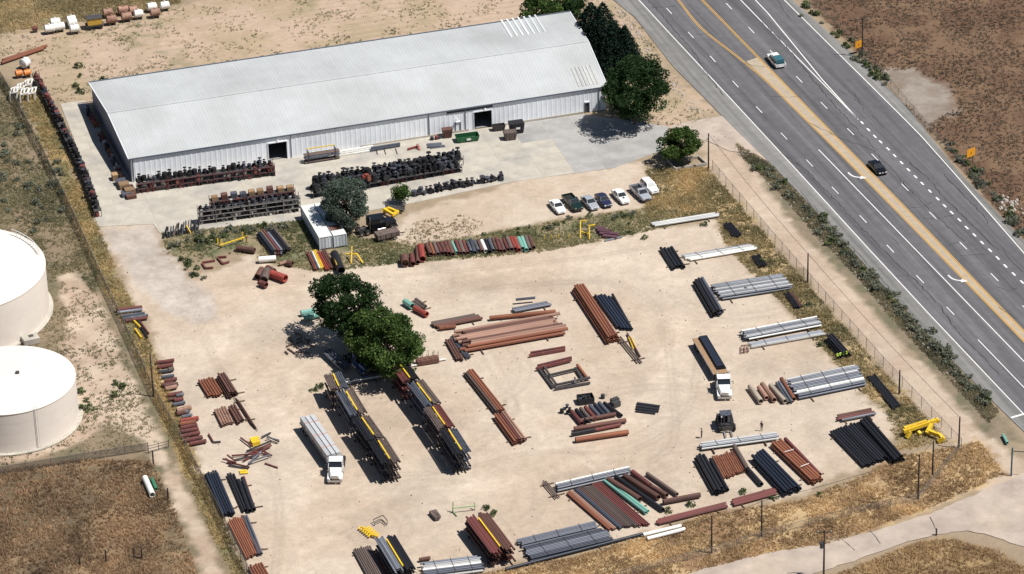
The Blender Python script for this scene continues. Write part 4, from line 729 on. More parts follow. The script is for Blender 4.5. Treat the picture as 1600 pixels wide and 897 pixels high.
fill(F4, 3.0, [0.], 1.5, .9, ['castiron', 'castblue'], 'in the back of the ground row edging the apron', 'apron row back', seed=21, skip=.3)
# row along the west lane
for (A, B, sd_) in (((52,128), (92,205), 30), ((92,205), (128,280), 31), ((128,280), (148,340), 32)):
    a, b_ = G(*A), G(*B); d = b_-a; u = d.normalized(); fr = (None, a, u, Vector((-u.y, u.x, 0)), d.length)
    nmz = {30: 'northern', 31: 'middle', 32: 'southern'}[sd_]
    f = shelf(A, B, 1.3, [1.2], f'{nmz} dark rack of red valves along the west lane', M['steel'], 3.2)
    fill(f, 1.3, [1.2], 1.0, 1.05, ['castred', 'castiron', 'castblue', 'castred'] if sd_ == 30 else ['castiron', 'castblue', 'castiron', 'castred'], f'on the {nmz} west lane rack', 'west lane '+nmz, seed=sd_)
    fill(f, 1.2, [0.], 1.5, .9, ['castiron', 'castred'], f'under the {nmz} west lane rack', 'west lane low '+nmz, seed=sd_+5)
# row against the shaded gable wall
A, B = BW(0, .93, 0), BW(0, .02, 0); u = (B-A).normalized(); vv = Vector((u.y, -u.x, 0)); fr = (None, A+vv*1.0, u, vv, (B-A).length)
fill(fr, 1.0, [0.], 1.25, 1.0, ['castiron', 'castblue', 'castwhite', 'castred', 'orange'], 'standing along the shaded gable wall', 'gable wall', seed=40, skip=.15)
# pallets of goods at the warehouse corner
for k, (x, y, m) in enumerate(((183,280,'wood'), (189,288,'slate'), (194,294,'wood'), (201,297,'brown'), (203,303,'wood'), (205,309,'brown'), (198,306,'slate'))): crate(G(x, y), .3, (.9, .7, random.uniform(.7, 1.3)), {'wood': 'plank crate at the warehouse corner', 'slate': 'grey plank crate at the warehouse corner', 'brown': 'brown plank crate at the warehouse corner'}[m], m, 'corner crates '+m)
# north-west white frames and orange drums
for k, (x, y) in enumerate(((22,146), (32,140), (44,134), (38,148), (50,147))):
    bars('white_stillage', 'white tubular stillage stacked by the north west fence', 'stillage', [((x-6, y), 1.6, (x+5, y-3), 1.6), ((x-4, y-8), 1.6, (x+7, y-11), 1.6), ((x-6, y), 1.6, (x-4, y-8), 1.6), ((x+5, y-3), 1.6, (x+7, y-11), 1.6), ((x-1, y-1), 1.6, (x+1, y-9), 1.6), ((x-6, y+12), 0., (x-6, y), 1.6), ((x+5, y+9), 0., (x+5, y-3), 1.6)], M['white'], .22, .22, 'white stillages')
def drum_tank(x, y, r, L_, m, label, rz=.5, legs=True, group=None):
    g_ = G(x, y); t = thing('storage_tank', label, 'tank', g_, rz, group); z = r+.35
    mb = MB(); prof = [(-.5*L_-.28*r, .02), (-.5*L_-.2*r, .6*r), (-.5*L_, r), (.5*L_, r), (.5*L_+.2*r, .6*r), (.5*L_+.28*r, .02)]; n = 16; vs = []
    for px_, rr in prof:
        for i in range(n): a = 2*math.pi*i/n; vs.append((px_, rr*math.cos(a), z+rr*math.sin(a)))
    mb.add(vs, [(k*n+i, (k+1)*n+i, (k+1)*n+(i+1) % n, k*n+(i+1) % n) for k in range(len(prof)-1) for i in range(n)]); obj('shell', mb, m, t, smooth=True).data.flip_normals()
    for x_ in (-.3*L_, .3*L_): obj('saddle', MB().box((x_, 0, .3), (.25, r*1.5, .6)), M['steel'], t)
    obj('hatch', MB().cyl((0, 0, z+r*.95), (0, 0, z+r+.18), r*.25, n=12), m, t)
drum_tank(40, 107, .95, 1.4, M['white'], 'rounded white tank beside the north west track', .9)
for x, y in ((30,121), (43,120)): drum_tank(x, y, .6, 1.2, mat('orange_drum', (.6, .2, .05), .5), 'orange tank behind the white stillages', .4, group='orange tanks')
for k, (x, y, m, L_) in enumerate(((78,52,'white',1.8),(87,42,'white',1.8),(93,49,'white',2.),(112,38,'white',1.6),(114,43,'white',1.6),(117,52,'white',1.6),(217,29,'white',1.6),(238,18,'white',1.7),(258,16,'white',1.6),(169,27,'pink',1.7),(175,38,'pink',1.9),(193,23,'pink',1.9),(198,33,'pink',1.9),(209,23,'pink',1.5),(243,27,'pink',1.8))):
    drum_tank(x, y, .78, L_, M[m], 'white tank in the row beyond the dirt field' if m == 'white' else 'pale rust tank in the row beyond the dirt field', .26, group='field row tanks '+m)
mb = thing('parked_trailer', 'ochre box machine with dark frame in the tank row', 'machine', G(148, 43), .26); obj('body', MB().box((0, 0, 1.6), (2.9, 1.9, 1.3)), mat('ochre', (.5, .3, .05), .6), mb); obj('frame', MB().box((0, 0, .7), (3.6, 2., .25)), M['steel'], mb); obj('roof', MB().prism([(-1.6, -1.05), (1.6, -1.05), (1.6, 1.05), (-1.6, 1.05)], 2.27, 2.4), M['steel'], mb)
for x in (-1.1, 1.1):
    for y in (-1, 1): obj('wheel', MB().cyl((x, y-.12, .4), (x, y+.12, .4), .4, n=12), M['tyre'], mb)
obj('towbar', MB().bar((1.7, 0, .6), (3.2, 0, .5), .15), M['steel'], mb)
drum_tank(55, 50, .45, .9, M['castred'], 'small dark red drum on the dirt beyond the field', .2)
# pipe rack against the wall, skips and boxes by the wide door
t = thing('pipe_stand', 'open pipe stand with yellow top rail at the warehouse wall', 'stand', G(503, 251), math.atan2(fu.y, fu.x))
for x in (-2.6, 2.6):
    for y in (-.5, .5): obj('post', MB().box((x, y, 1.3), (.16, .16, 2.6)), M['steel'], t)
obj('top_rail', MB().box((0, .5, 2.65), (5.4, .18, .14)), M['yellow'], t)
for z in (.3, 1.1, 1.7):
    for y in (-.42, 0, .42): obj('rail', MB().cyl((-3.4, y, z), (3.4, y, z), .14, n=8), M[['gbrown', 'white', 'slate'][int(z*2) % 3]], t)
def skip(px, py, L_, W_, H_, m, label, lid=False, patch=False):
    t = thing('skip', label, 'skip', G(px, py), math.atan2(fu.y, fu.x)-.05)
    for y in (-W_/2, W_/2): obj('side', MB().add([(-L_/2, y-.04, .15), (L_/2, y-.04, .15), (L_/2+.25, y-.04, H_), (-L_/2-.25, y-.04, H_), (-L_/2, y+.04, .15), (L_/2, y+.04, .15), (L_/2+.25, y+.04, H_), (-L_/2-.25, y+.04, H_)], [(0, 1, 2, 3), (7, 6, 5, 4), (0, 4, 5, 1), (1, 5, 6, 2), (2, 6, 7, 3), (3, 7, 4, 0)]), m, t)
    for s_ in (-1, 1): obj('end', MB().bar((s_*L_/2, 0, .15), (s_*(L_/2+.25), 0, H_), W_-.1, .08), m, t)
    obj('base', MB().box((0, 0, .2), (L_, W_-.1, .1)), m, t)
    for k in range(4): obj('rib', MB().box((-L_*.4+k*L_*.27, -W_/2-.07, H_*.55), (.12, .08, H_*.75)), m, t)
    if lid: obj('lid', MB().box((0, 0, H_+.06), (L_+.5, W_+.1, .1)), m, t)
    if patch: obj('label_plate', MB().box((.1, -W_/2-.13, H_*.6), (.8, .04, .4)), M['white'], t)
skip(730, 219, 3.9, 1.9, 1.1, mat('skip_green', (.02, .10, .04), .5), 'low dark green skip left of the wide door', patch=True); skip(807, 206, 2.3, 1.8, 2.0, M['black'], 'closed black skip right of the wide door', True, True); skip(797, 217, 1.9, 1.5, 1.5, M['gbrown'], 'brown box skip before the black one', True); skip(779, 203, 2.0, 1.2, 1.1, M['steel'], 'dark stillage bin beside the wide door'); skip(699, 214, 1.4, 1.2, 1.7, M['brown'], 'rusty bin with pale lid by the wall', True)
fr = (None, G(672,221), fu, Vector((-fu.y, fu.x, 0)), 4.); fill(fr, 1., [0.], .9, .7, ['castiron', 'castred', 'castblue'], 'on the ground by the rusty bin', 'bin side', seed=50)
bars('plate_pile', 'grey plate pile on the apron by the rusty bin', 'plates', [((667,226), .15, (690,224), .15), ((668,229), .25, (688,227), .25), ((672,231), .1, (695,228), .1)], M['slate'], .7, .15)
# ================================================================== VEHICLES
def loft(mb, st):
    """stations (x, half width, z bottom, z top, shoulder inset)"""
    vs = []; n = 8
    for x, w_, zb, zt, ins in st:
        h = zt-zb
        for y, z in ((-w_*.9, zb), (w_*.9, zb), (w_, zb+h*.25), (w_, zb+h*.72), (w_-ins, zt), (-w_+ins, zt), (-w_, zb+h*.72), (-w_, zb+h*.25)): vs.append((x, y, z))
    fs = [(k*n+i, k*n+(i+1) % n, (k+1)*n+(i+1) % n, (k+1)*n+i) for k in range(len(st)-1) for i in range(n)]
    fs += [tuple(range(n))[::-1], tuple((len(st)-1)*n+i for i in range(n))]
    return mb.add(vs, fs)
def wheel(t, x, y, r, w_=.22, rim=True):
    o = obj('wheel', MB().lathe([(r*.55, -w_/2), (r*.92, -w_/2), (r, -w_*.3), (r, w_*.3), (r*.92, w_/2), (r*.55, w_/2), (r*.55, -w_/2)], 16), M['tyre'], t, (x, y, r), smooth=True); o.rotation_euler = (R(90), 0, 0)
    if rim: obj('rim', MB().lathe([(0, -w_*.38), (r*.56, -w_*.38), (r*.56, w_*.38), (0, w_*.38)], 12), M['chrome'], o)
def quad(mb, a, b_, c, d, inset, off):
    a, b_, c, d = map(Vector, (a, b_, c, d)); ce = (a+b_+c+d)/4; n = (b_-a).cross(d-a).normalized(); return mb.add([p.lerp(ce, inset)+n*off for p in (a, b_, c, d)], [(0, 1, 2, 3)])
def car(px, py, heading, pm, label, kind='sedan', L_=4.7, W_=1.8, group=None, name=None):
    g_ = G(px, py); t = thing(name or {'sedan': 'parked_car', 'pickup': 'pickup_truck', 'suv': 'parked_car'}[kind], label, 'pickup' if kind == 'pickup' else 'car', g_, heading, group); L_ *= 1.07; W_ *= 1.07; h = L_/2; w_ = W_/2
    if kind == 'sedan':
        st = [(-h, w_*.8, .38, .78, .1), (-h+.12, w_*.93, .3, .92, .12), (-h+.9, w_, .26, .98, .1), (-.2, w_, .24, .98, .08), (h*.42, w_, .24, .93, .1), (h-.5, w_*.95, .26, .82, .14), (h-.08, w_*.84, .32, .68, .12), (h, w_*.74, .38, .6, .1)]
        bot = (-h*.66, h*.36, .93); top = (-h*.42, h*.06, 1.42)
    elif kind == 'suv':
        st = [(-h, w_*.85, .42, .95, .1), (-h+.1, w_*.95, .34, 1.02, .1), (-.2, w_, .3, 1.05, .08), (h*.45, w_, .3, 1.02, .1), (h-.4, w_*.95, .32, .92, .14), (h, w_*.78, .4, .75, .1)]; bot = (-h*.93, h*.42, 1.0); top = (-h*.8, h*.14, 1.62)
    else:
        st = [(-h, w_*.95, .5, .62, .04), (-h+.06, w_*.98, .46, .66, .04), (-h*.02, w_, .4, .68, .06), (-h*.01, w_, .4, 1.12, .08), (h*.48, w_, .4, 1.1, .1), (h-.4, w_*.96, .42, 1.02, .14), (h-.05, w_*.86, .46, .9, .1), (h, w_*.8, .5, .8, .1)]; bot = (-h*.02, h*.46, 1.08); top = (h*.04, h*.26, 1.72)
    mb = MB(); loft(mb, st); body = obj('body', mb, pm, t, smooth=True)
    (x0, x1, zb), (X0, X1, zt) = bot, top; wb, wt = w_*.93, w_*.74
    c = [Vector(p) for p in ((x0, -wb, zb), (x1, -wb, zb), (x1, wb, zb), (x0, wb, zb), (X0, -wt, zt), (X1, -wt, zt), (X1, wt, zt), (X0, wt, zt))]
    mb = MB(); mb.add(c, [(4, 5, 6, 7), (0, 1, 5, 4), (1, 2, 6, 5), (2, 3, 7, 6), (3, 0, 4, 7)]); obj('cabin', mb, pm, t)
    xm = (X0+X1)/2; xb = (x0+x1)/2
    for nm_, q in (('windshield', (1, 2, 6, 5)), ('rear_window', (3, 0, 4, 7))): obj(nm_, quad(MB(), *[c[i] for i in q], .1, .015), M['glass'], t)
    for s_ in (-1, 1):
        y0, y1 = s_*wb, s_*wt
        for a, b_, e, f in ((x0, xb-.05, xm-.05, X0), (xb+.05, x1, X1, xm+.05)):
            q = [(a, y0, zb), (b_, y0, zb), (e, y1, zt), (f, y1, zt)]; q = q if s_ < 0 else q[::-1]; obj('side_window', quad(MB(), *q, .13, .015), M['glass'], t)
    if kind == 'pickup':
        for y in (-1, 1): obj('bed_side', MB().box((-h*.51, y*(w_-.06), .86), (h*.98, .1, .42)), pm, t)
        obj('tailgate', MB().box((-h+.05, 0, .86), (.08, W_-.24, .42)), pm, t); obj('bed_floor', MB().box((-h*.51, 0, .69), (h*.94, W_-.26, .03)), M['tyre'], t)
    r = .36 if kind == 'pickup' else .31
    for x in (-h*.62, h*.62):
        for y in (-1, 1): wheel(t, x, y*(w_-.1), r)
    for y in (-1, 1):
        obj('headlight', MB().box((h-.1, y*w_*.6, .64 if kind == 'sedan' else .8), (.18, .34, .13)), M['lamp'], t); obj('tail_light', MB().box((-h+.02, y*w_*.68, .75), (.08, .28, .14)), M['tail'], t); obj('mirror', MB().box((x1-.25, y*(w_+.08), zb+.08), (.12, .18, .12)), pm, t)
    obj('front_bumper', MB().box((h-.02, 0, .46), (.12, W_*.8, .16)), M['steel'] if kind == 'pickup' else pm, t); obj('grille', MB().box((h-.01, 0, .62 if kind == 'sedan' else .72), (.05, W_*.34, .12)), M['steel'], t)
    return t
def hd(p, q, z=.8): a, b_ = G(*p, z), G(*q, z); return math.atan2(b_.y-a.y, b_.x-a.x)
CH = hd((861,309), (880,331)); WHT = paint('white', (.78, .78, .76)); SIL = paint('silver', (.32, .34, .37), .3); NAV = paint('navy', (.02, .025, .06)); GRN = paint('green', (.008, .025, .02)); BLK = paint('black', (.008, .008, .01), .2)
car(871, 327, CH, WHT, 'white sedan ending the parked row next to the dark green pickup', L_=4.5)
car(895, 321, CH+.02, GRN, 'dark green pickup parked between white and silver sedans', 'pickup', 5.5, 1.95)
car(922, 321, CH+.02, SIL, 'silver sedan parked beside the dark green pickup', L_=4.7)
car(943, 317, CH, NAV, 'dark blue sedan parked beside the silver one', L_=4.6)
car(970, 311, CH, WHT, 'white coupe with black hood scoop', L_=4.9)
car(1001, 306, CH+.03, SIL, 'silver pickup with open bed in the parked row', 'pickup', 5.6, 1.95)
car(1015, 296, CH+.05, WHT, 'white car half hidden behind the silver pickup', 'suv', L_=4.6)
g_ = G(973, 309, .9); tag(obj('hood_scoop', MB().box((0, 0, 0), (.5, .34, .08)), M['tyre'], None, (0, 0, 0)), None); sc_ = bpy.data.objects['hood_scoop']; cp = [o for o in bpy.data.objects if o.get('label', '').startswith('white coupe')][0]; sc_.parent = cp; sc_.location = (1.35, 0, .93)
car(1371, 266, hd((1348,240), (1391,284)), BLK, 'black car driving on the highway', 'sedan', 4.8, 1.9, name='moving_car')
t = car(1212, 99, hd((1208,84), (1174,47.5)), WHT, 'white pickup with teal load box driving on the highway', 'pickup', 5.4, 2.0, name='moving_truck'); obj('load_box', MB().box((-1.2, 0, 1.25), (2.3, 1.7, 1.1)), paint('teal', (.04, .13, .16)), t); obj('roof_rack', MB().box((.4, 0, 1.85), (1.2, 1.3, .06)), M['white'], t)
def tractor(p, heading, pm, label, name='semi_truck', sleeper=True, cat='truck', frame=True):
    t = thing(name, label, cat, p, heading); w_ = 1.22
    obj('frame', MB().box((-2.2, 0, .85), (5.2, .9, .28)), M['steel'], t)
    mb = MB(); loft(mb, [(.3, w_*.82, .9, 1.85, .1), (1.6, w_*.74, .95, 1.78, .16), (2.3, w_*.62, 1.0, 1.62, .18), (2.45, w_*.56, 1.05, 1.5, .16)]); obj('hood', mb, pm, t, smooth=True)
    x0 = -2.6 if sleeper else -1.2
    c = [Vector(q) for q in ((x0, -w_, .9), (.45, -w_, .9), (.45, w_, .9), (x0, w_, .9), (x0, -w_, 2.1), (.45, -w_*.98, 1.85), (.45, w_*.98, 1.85), (x0, w_, 2.1), (x0, -w_*.92, 2.95), (-.15, -w_*.9, 2.8), (-.15, w_*.9, 2.8), (x0, w_*.92, 2.95))]
    mb = MB(); mb.add(c, [(0, 1, 5, 4), (1, 2, 6, 5), (2, 3, 7, 6), (3, 0, 4, 7), (4, 5, 9, 8), (5, 6, 10, 9), (6, 7, 11, 10), (7, 4, 8, 11), (8, 9, 10, 11), (3, 2, 1, 0)]); obj('cab', mb, pm, t)
    obj('windshield', quad(MB(), c[5], c[6], c[10], c[9], .08, .02), M['glass'], t)
    for s_ in (-1, 1):
        q = [(-1., s_*w_, 1.95), (.3, s_*w_*.985, 1.9), (-.2, s_*w_*.91, 2.65), (-1., s_*w_*.93, 2.7)]; q = q if s_ < 0 else q[::-1]; obj('side_window', quad(MB(), *q, .1, .03), M['glass'], t)
        mb = MB(); mb.add([(1.0, s_*w_*.7, 1.25), (2.45, s_*w_*.62, 1.05), (2.45, s_*w_, 1.0), (1.0, s_*w_, 1.2), (1.0, s_*w_*.7, .8), (2.5, s_*w_*.62, .6), (2.5, s_*w_, .6), (1.0, s_*w_, .75)], [(0, 1, 2, 3), (7, 6, 5, 4), (0, 4, 5, 1), (1, 5, 6, 2), (2, 6, 7, 3), (3, 7, 4, 0)]); obj('fender', mb, pm, t)
        obj('headlight', MB().box((2.5, s_*w_*.8, .9), (.1, .3, .2)), M['lamp'], t); obj('mirror', MB().box((.2, s_*(w_+.3), 2.1), (.12, .12, .55)).bar((.2, s_*w_*.95, 2.3), (.2, s_*(w_+.3), 2.3), .05), M['steel'], t)
        obj('exhaust_stack', MB().cyl((x0-.15, s_*.95, 1.0), (x0-.15, s_*.95, 3.4), .08, n=8), M['chrome'], t); obj('fuel_tank', MB().cyl((-1.4, s_*.98, .7), (.1, s_*.98, .7), .32, n=12), M['chrome'], t)
        wheel(t, 1.6, s_*1.02, .5, .28)
        for x in (-3.3, -4.5): wheel(t, x, s_*.95, .5, .5)
    obj('bumper', MB().box((2.55, 0, .55), (.2, 2.3, .3)), M['chrome'], t); obj('grille', MB().box((2.46, 0, 1.2), (.08, .95, .55)), M['chrome'], t); obj('visor', MB().box((-.02, 0, 2.78), (.3, 2.1, .06)), pm, t)
    obj('fifth_wheel', MB().box((-3.8, 0, 1.08), (1.1, .9, .12)), M['steel'], t)
    return t
def trailer(A, B, label, z=1.45):
    a, b_ = G(*A, z).xy.to_3d(), G(*B, z).xy.to_3d(); d = b_-a; L_ = d.length; t = thing('flatbed_trailer', label, 'trailer', (a.x, a.y, 0), math.atan2(d.y, d.x))
    obj('deck', MB().box((L_/2, 0, 1.33), (L_, 2.55, .14)), M['wood'] if 'dark pipes' in label else M['slate'], t)
    for y in (-.5, .5): obj('main_beam', MB().box((L_/2, y, 1.06), (L_-.4, .14, .4)), M['steel'], t)
    for y in (-1.28, 1.28): obj('side_rail', MB().box((L_/2, y, 1.32), (L_, .06, .2)), M['silver'], t)
    for x in (1.0, 2.3):
        for y in (-.98, .98): wheel(t, x, y, .5, .5)
    for y in (-.9, .9): obj('tail_light', MB().box((-.03, y, 1.1), (.06, .3, .14)), M['tail'], t)
    for y in (-.8, .8): obj('landing_leg', MB().box((L_-3.4, y, .65), (.16, .16, .9)), M['steel'], t)
    return t, L_
# white flatbed semi
t1, L1 = trailer((479.5,657), (525,722), 'grey flatbed trailer loaded with three long pale bundles')
uo = Vector((math.cos(t1.rotation_euler.z), math.sin(t1.rotation_euler.z), 0)); vo = Vector((-uo.y, uo.x, 0)); o0 = t1.location.copy()
for k, y in enumerate((-.85, 0, .85)):
    c = o0+uo*(L1*.47)+vo*y; b_ = thing('panel_bundle', 'long pale grey bundle strapped on the flatbed trailer', 'bundle', (c.x, c.y, 1.41), t1.rotation_euler.z, 'bundles on the flatbed'); 
    for i in range(4): obj('sheet', MB().box((0, 0, .14+i*.27), (L1*.93-random.random()*.3, .68, .24)), mat('pale_load', (.42, .43, .44), .6, var=.12), b_)
    for x in (-L1*.3, 0, L1*.28): obj('strap', MB().box((x, 0, .56), (.06, .78, 1.13)), mat('strap_orange', (.5, .14, .05), .7), b_)
obj('headboard', MB().box((L1-.06, 0, 1.95), (.1, 2.5, 1.2)), M['white'], t1)
p = G(525, 738, .6); tractor((p.x, p.y-.1, 0), R(-93), WHT, 'white conventional semi truck pulling the flatbed with pale bundles', sleeper=False)
# white truck with trailer of dark pipes
t2, L2 = trailer((1093,527), (1126,583), 'wooden deck flatbed trailer loaded with dark pipes'); uo = Vector((math.cos(t2.rotation_euler.z), math.sin(t2.rotation_euler.z), 0)); vo = Vector((-uo.y, uo.x, 0)); o0 = t2.location.copy()
for i in range(6):
    c = o0+vo*(-.15+i*.27)+Vector((0, 0, 1.41+.15)); pipe(c+uo*.2, c+uo*(L2-1.2), .14, 'black', 'black pipe loaded on the wooden deck trailer', 'pipes on the trailer')
for i in range(5):
    c = o0+vo*(-.02+i*.27)+Vector((0, 0, 1.41+.41)); pipe(c+uo*.4, c+uo*(L2-1.5), .14, 'bblue', 'top row dark blue pipe loaded on the wooden deck trailer', 'top pipes on the trailer')
p = G(1131, 609, .6); tk = tractor((p.x, p.y, 0), R(-90), WHT, 'white conventional semi truck pulling dark pipes', sleeper=False); obj('tank', MB().cyl((-2.1, -.5, 1.6), (-2.1, .5, 1.6), .35, n=12), M['white'], tk); obj('deck_box', MB().box((-2.3, 0, 1.45), (1.8, 2.4, .55)), M['black'], tk)
p = G(598, 358); tractor((p.x, p.y, 0), hd((560,364), (612,352)), BLK, 'black bobtail semi tractor beside the grey green tree', sleeper=True)
# blue truck in the tree shade
BLU = paint('blue', (.03, .06, .16)); p = G(566, 578); tb = tractor((p.x, p.y, 0), R(-62), BLU, 'blue truck parked in the shade of the trees', sleeper=False)
bars('lowbed_trailer', 'dark low trailer in the shade behind the pipe racks', 'trailer', [((505,548), .9, (537,578), .9), ((510,547), .9, (541,576), .9), ((515,546), .9, (545,573), .9)], M['slate'], .7, .25)
def util_trailer(A, B, m, label, h=.9):
    a, b_ = G(*A), G(*B); d = b_-a; L_ = d.length; t = thing('utility_trailer', label, 'trailer', (a.x, a.y, 0), math.atan2(d.y, d.x)); obj('tub', MB().box((L_/2, 0, .6+h/2), (L_, 1.9, h)), m, t)
    for x in (L_*.25, L_*.75):
        for y in (-1, 1): wheel(t, x, y*1.02, .36)
    obj('drawbar', MB().bar((L_, 0, .6), (L_+1.4, 0, .5), .14), M['steel'], t)
    for k in range(4): obj('rib', MB().box((L_*(k+.5)/4, -.98, .6+h/2), (.08, .06, h)), M['steel'], t)
util_trailer((588,377), (622,369), M['gbrown'], 'brown tub trailer parked before the black tractor')
bars('flat_trailer', 'dark flat trailer behind the yellow lift arm', 'trailer', [((604,321), .7, (632,325), .7), ((605,324), .7, (631,328), .7), ((604,318), 1.2, (605,327), .2), ((630,320), 1.2, (630,329), .2)], M['steel'], .6, .16)
bars('lift_arm', 'yellow lift arm lying between tractor and flat trailer', 'machine', [((600,327), .9, (615,336), .7), ((606,325), .8, (620,331), .6), ((598,330), .6, (606,326), .9), ((614,336), .5, (622,330), .5)], M['yellow'], .45, .5)
# forklift
g_ = G(1134, 668); t = thing('forklift', 'dark heavy forklift facing the silver bundle and two workers', 'forklift', g_, R(-84))
mb = MB(); loft(mb, [(-1.9, .95, .5, 1.3, .15), (-1.5, 1.1, .4, 1.55, .15), (-.4, 1.1, .4, 1.5, .12), (.9, 1.05, .45, .95, .1)]); obj('chassis', mb, M['castiron'], t)
for x in (-.7, .75):
    for y in (-.75, .75): obj('cab_post', MB().bar((x, y, 1.0), (x*.85, y*.95, 2.5), .1), M['steel'], t)
obj('overhead_guard', MB().box((0, 0, 2.52), (1.5, 1.6, .06)), M['slate'], t); obj('seat', MB().box((-.3, 0, 1.35), (.5, .5, .3)).box((-.55, 0, 1.7), (.12, .5, .5)), M['tyre'], t); obj('steering_wheel', MB().cyl((.3, 0, 1.5), (.36, 0, 1.55), .2, n=10), M['tyre'], t)
for y in (-.45, .45): obj('mast_rail', MB().box((1.25, y, 1.6), (.16, .14, 3.0)), M['steel'], t); obj('fork', MB().box((2.1, y, .25), (1.6, .16, .08)), M['silver'], t)
obj('carriage', MB().box((1.36, 0, .7), (.1, 1.5, .7)), M['steel'], t)
for x, r in ((.85, .55), (-1.3, .45)):
    for y in (-1, 1): wheel(t, x, y*1.0, r, .35)
obj('headlight', MB().box((.8, -.7, 2.4), (.12, .18, .14)), M['lamp'], t); t.scale = (1.2, 1.2, 1.1)
# yellow machine by the fence corner
bars('digger_arm', 'yellow jointed digger arm lying by the fence corner', 'machine', [((1412,674), 1.0, (1462,657), 1.5), ((1413,670), 1.2, (1448,659), 1.6), ((1461,655), 1.6, (1467,659), 1.1), ((1417,684), .1, (1422,674), 1.1), ((1448,677), .6, (1456,663), 1.4), ((1449,673), .8, (1470,681), .8), ((1469,681), .9, (1474,687), .6), ((1466,690), .2, (1475,684), .9), ((1435,679), .2, (1437,675), .8)], M['yellow'], .55, .6)
# ================================================================== CONTAINERS, TANKS
def container(c0, c1, wd, label, rust=False):
    a, b_ = G(*c0, 2.5).xy.to_3d(), G(*c1, 2.5).xy.to_3d(); d = b_-a; L_ = d.length; t = thing('shipping_container', label, 'container', (a.x, a.y, 0), math.atan2(d.y, d.x)); h = 2.5; m = mat('container_grey', (.5, .54, .58), .5, var=.12); mt_ = mat('container_roof', (.68, .69, .66), .5, var=.1)
    def cw(x0, y0, x1, y1, ny):
        n = max(4, int(math.hypot(x1-x0, y1-y0)/.3)); vs = []
        for i in range(n+1):
            f_ = i/n; o_ = .05*(i % 2); dx, dy = (x1-x0), (y1-y0); l_ = math.hypot(dx, dy); vs += [(x0+dx*f_-dy/l_*o_*ny, y0+dy*f_+dx/l_*o_*ny, .12), (x0+dx*f_-dy/l_*o_*ny, y0+dy*f_+dx/l_*o_*ny, h-.05)]
        return MB().add(vs, [(2*i, 2*i+2, 2*i+3, 2*i+1) for i in range(n)])
    obj('side_wall', cw(0, .05, L_, .05, 1), m, t); obj('side_wall', cw(0, wd-.05, L_, wd-.05, -1), m, t); obj('end_wall', cw(.03, .05, .03, wd-.05, -1), m, t)
    for k in range(2): obj('door', cw(L_-.03, .06+(wd-.1)/2*k, L_-.03, wd/2-.02+(wd-.1)/2*k, 1), m, t)
    obj('roof', MB().box((L_/2, wd/2, h), (L_, wd-.02, .08)), mt_, t); obj('base', MB().box((L_/2, wd/2, .1), (L_, wd-.04, .2)), M['steel'], t)
    for x in (.05, L_-.05):
        for y in (.05, wd-.05): obj('corner_post', MB().box((x, y, h/2), (.14, .14, h-.04)), m, t)
    if rust: obj('rust_patch', MB().box((L_*.78, wd*.45, h+.05), (L_*.15, wd*.86, .02)), M['brown'], t)
container((469.5,322), (498.5,372), 2.44, 'pale grey shipping container, twin on the sagebrush side'); 
container((491,318.5), (521,368.8), 2.44, 'pale grey shipping container with rusty roof patch', True)
def big_tank(cx, cy, r, h, label, rail=False):
    g_ = G(cx, cy); t = thing('water_tank', label, 'tank', g_); m = mat('tank_white', (.74, .67, .60), .55, var=.04, scale=.3, rand=0)
    for k in range(4): obj('shell_course', MB().lathe([(r+.01*(k % 2), h*k/4), (r+.01*(k % 2), h*(k+1)/4)], 96), m, t, smooth=True)
    obj('roof', MB().lathe([(r+.08, h-.02), (r+.08, h+.06), (r*.6, h+.35), (.02, h+.7)], 96), m, t, smooth=True); obj('base_ring', MB().lathe([(r+.7, .0), (r+.7, .15), (r, .15)], 96), M['concrete'], t)
    a = R(70); obj('hatch', MB().cyl((r*.15, r*.1, h+.5), (r*.15, r*.1, h+.95), .35, n=12), M['steel'], t)
    for s_ in (-.25, .25): obj('ladder_rail', MB().bar((r*math.cos(R(-60))+s_, r*math.sin(R(-60))-.2, .2), (r*math.cos(R(-60))+s_, r*math.sin(R(-60))-.2, h+.9), .06), M['white'], t)
    if rail:
        for k in range(9):
            a0, a1 = R(18+k*4), R(22+k*4); q0, q1 = [Vector((r*.96*math.cos(a_), r*.96*math.sin(a_), h+.1)) for a_ in (a0, a1)]; obj('railing', MB().bar(q0, q0+Vector((0, 0, 1.1)), .09).bar(q0+Vector((0, 0, 1.1)), q1+Vector((0, 0, 1.1)), .09).bar(q0+Vector((0, 0, .6)), q1+Vector((0, 0, .6)), .07), M['white'], t)
big_tank(17, 654, 11.3, 7.4, 'white water tank nearer the pasture gate'); big_tank(-66, 490, 16., 8.6, 'larger white water tank with roof railing', True)
t = thing('valve_vault', 'small pale concrete vault between the two tanks', 'vault', G(48, 534), .4); obj('box', MB().box((0, 0, .5), (2.8, 2.2, 1.)), M['concrete'], t); obj('hatch', MB().box((.2, .2, 1.05), (.8, .7, .1)), M['steel'], t)
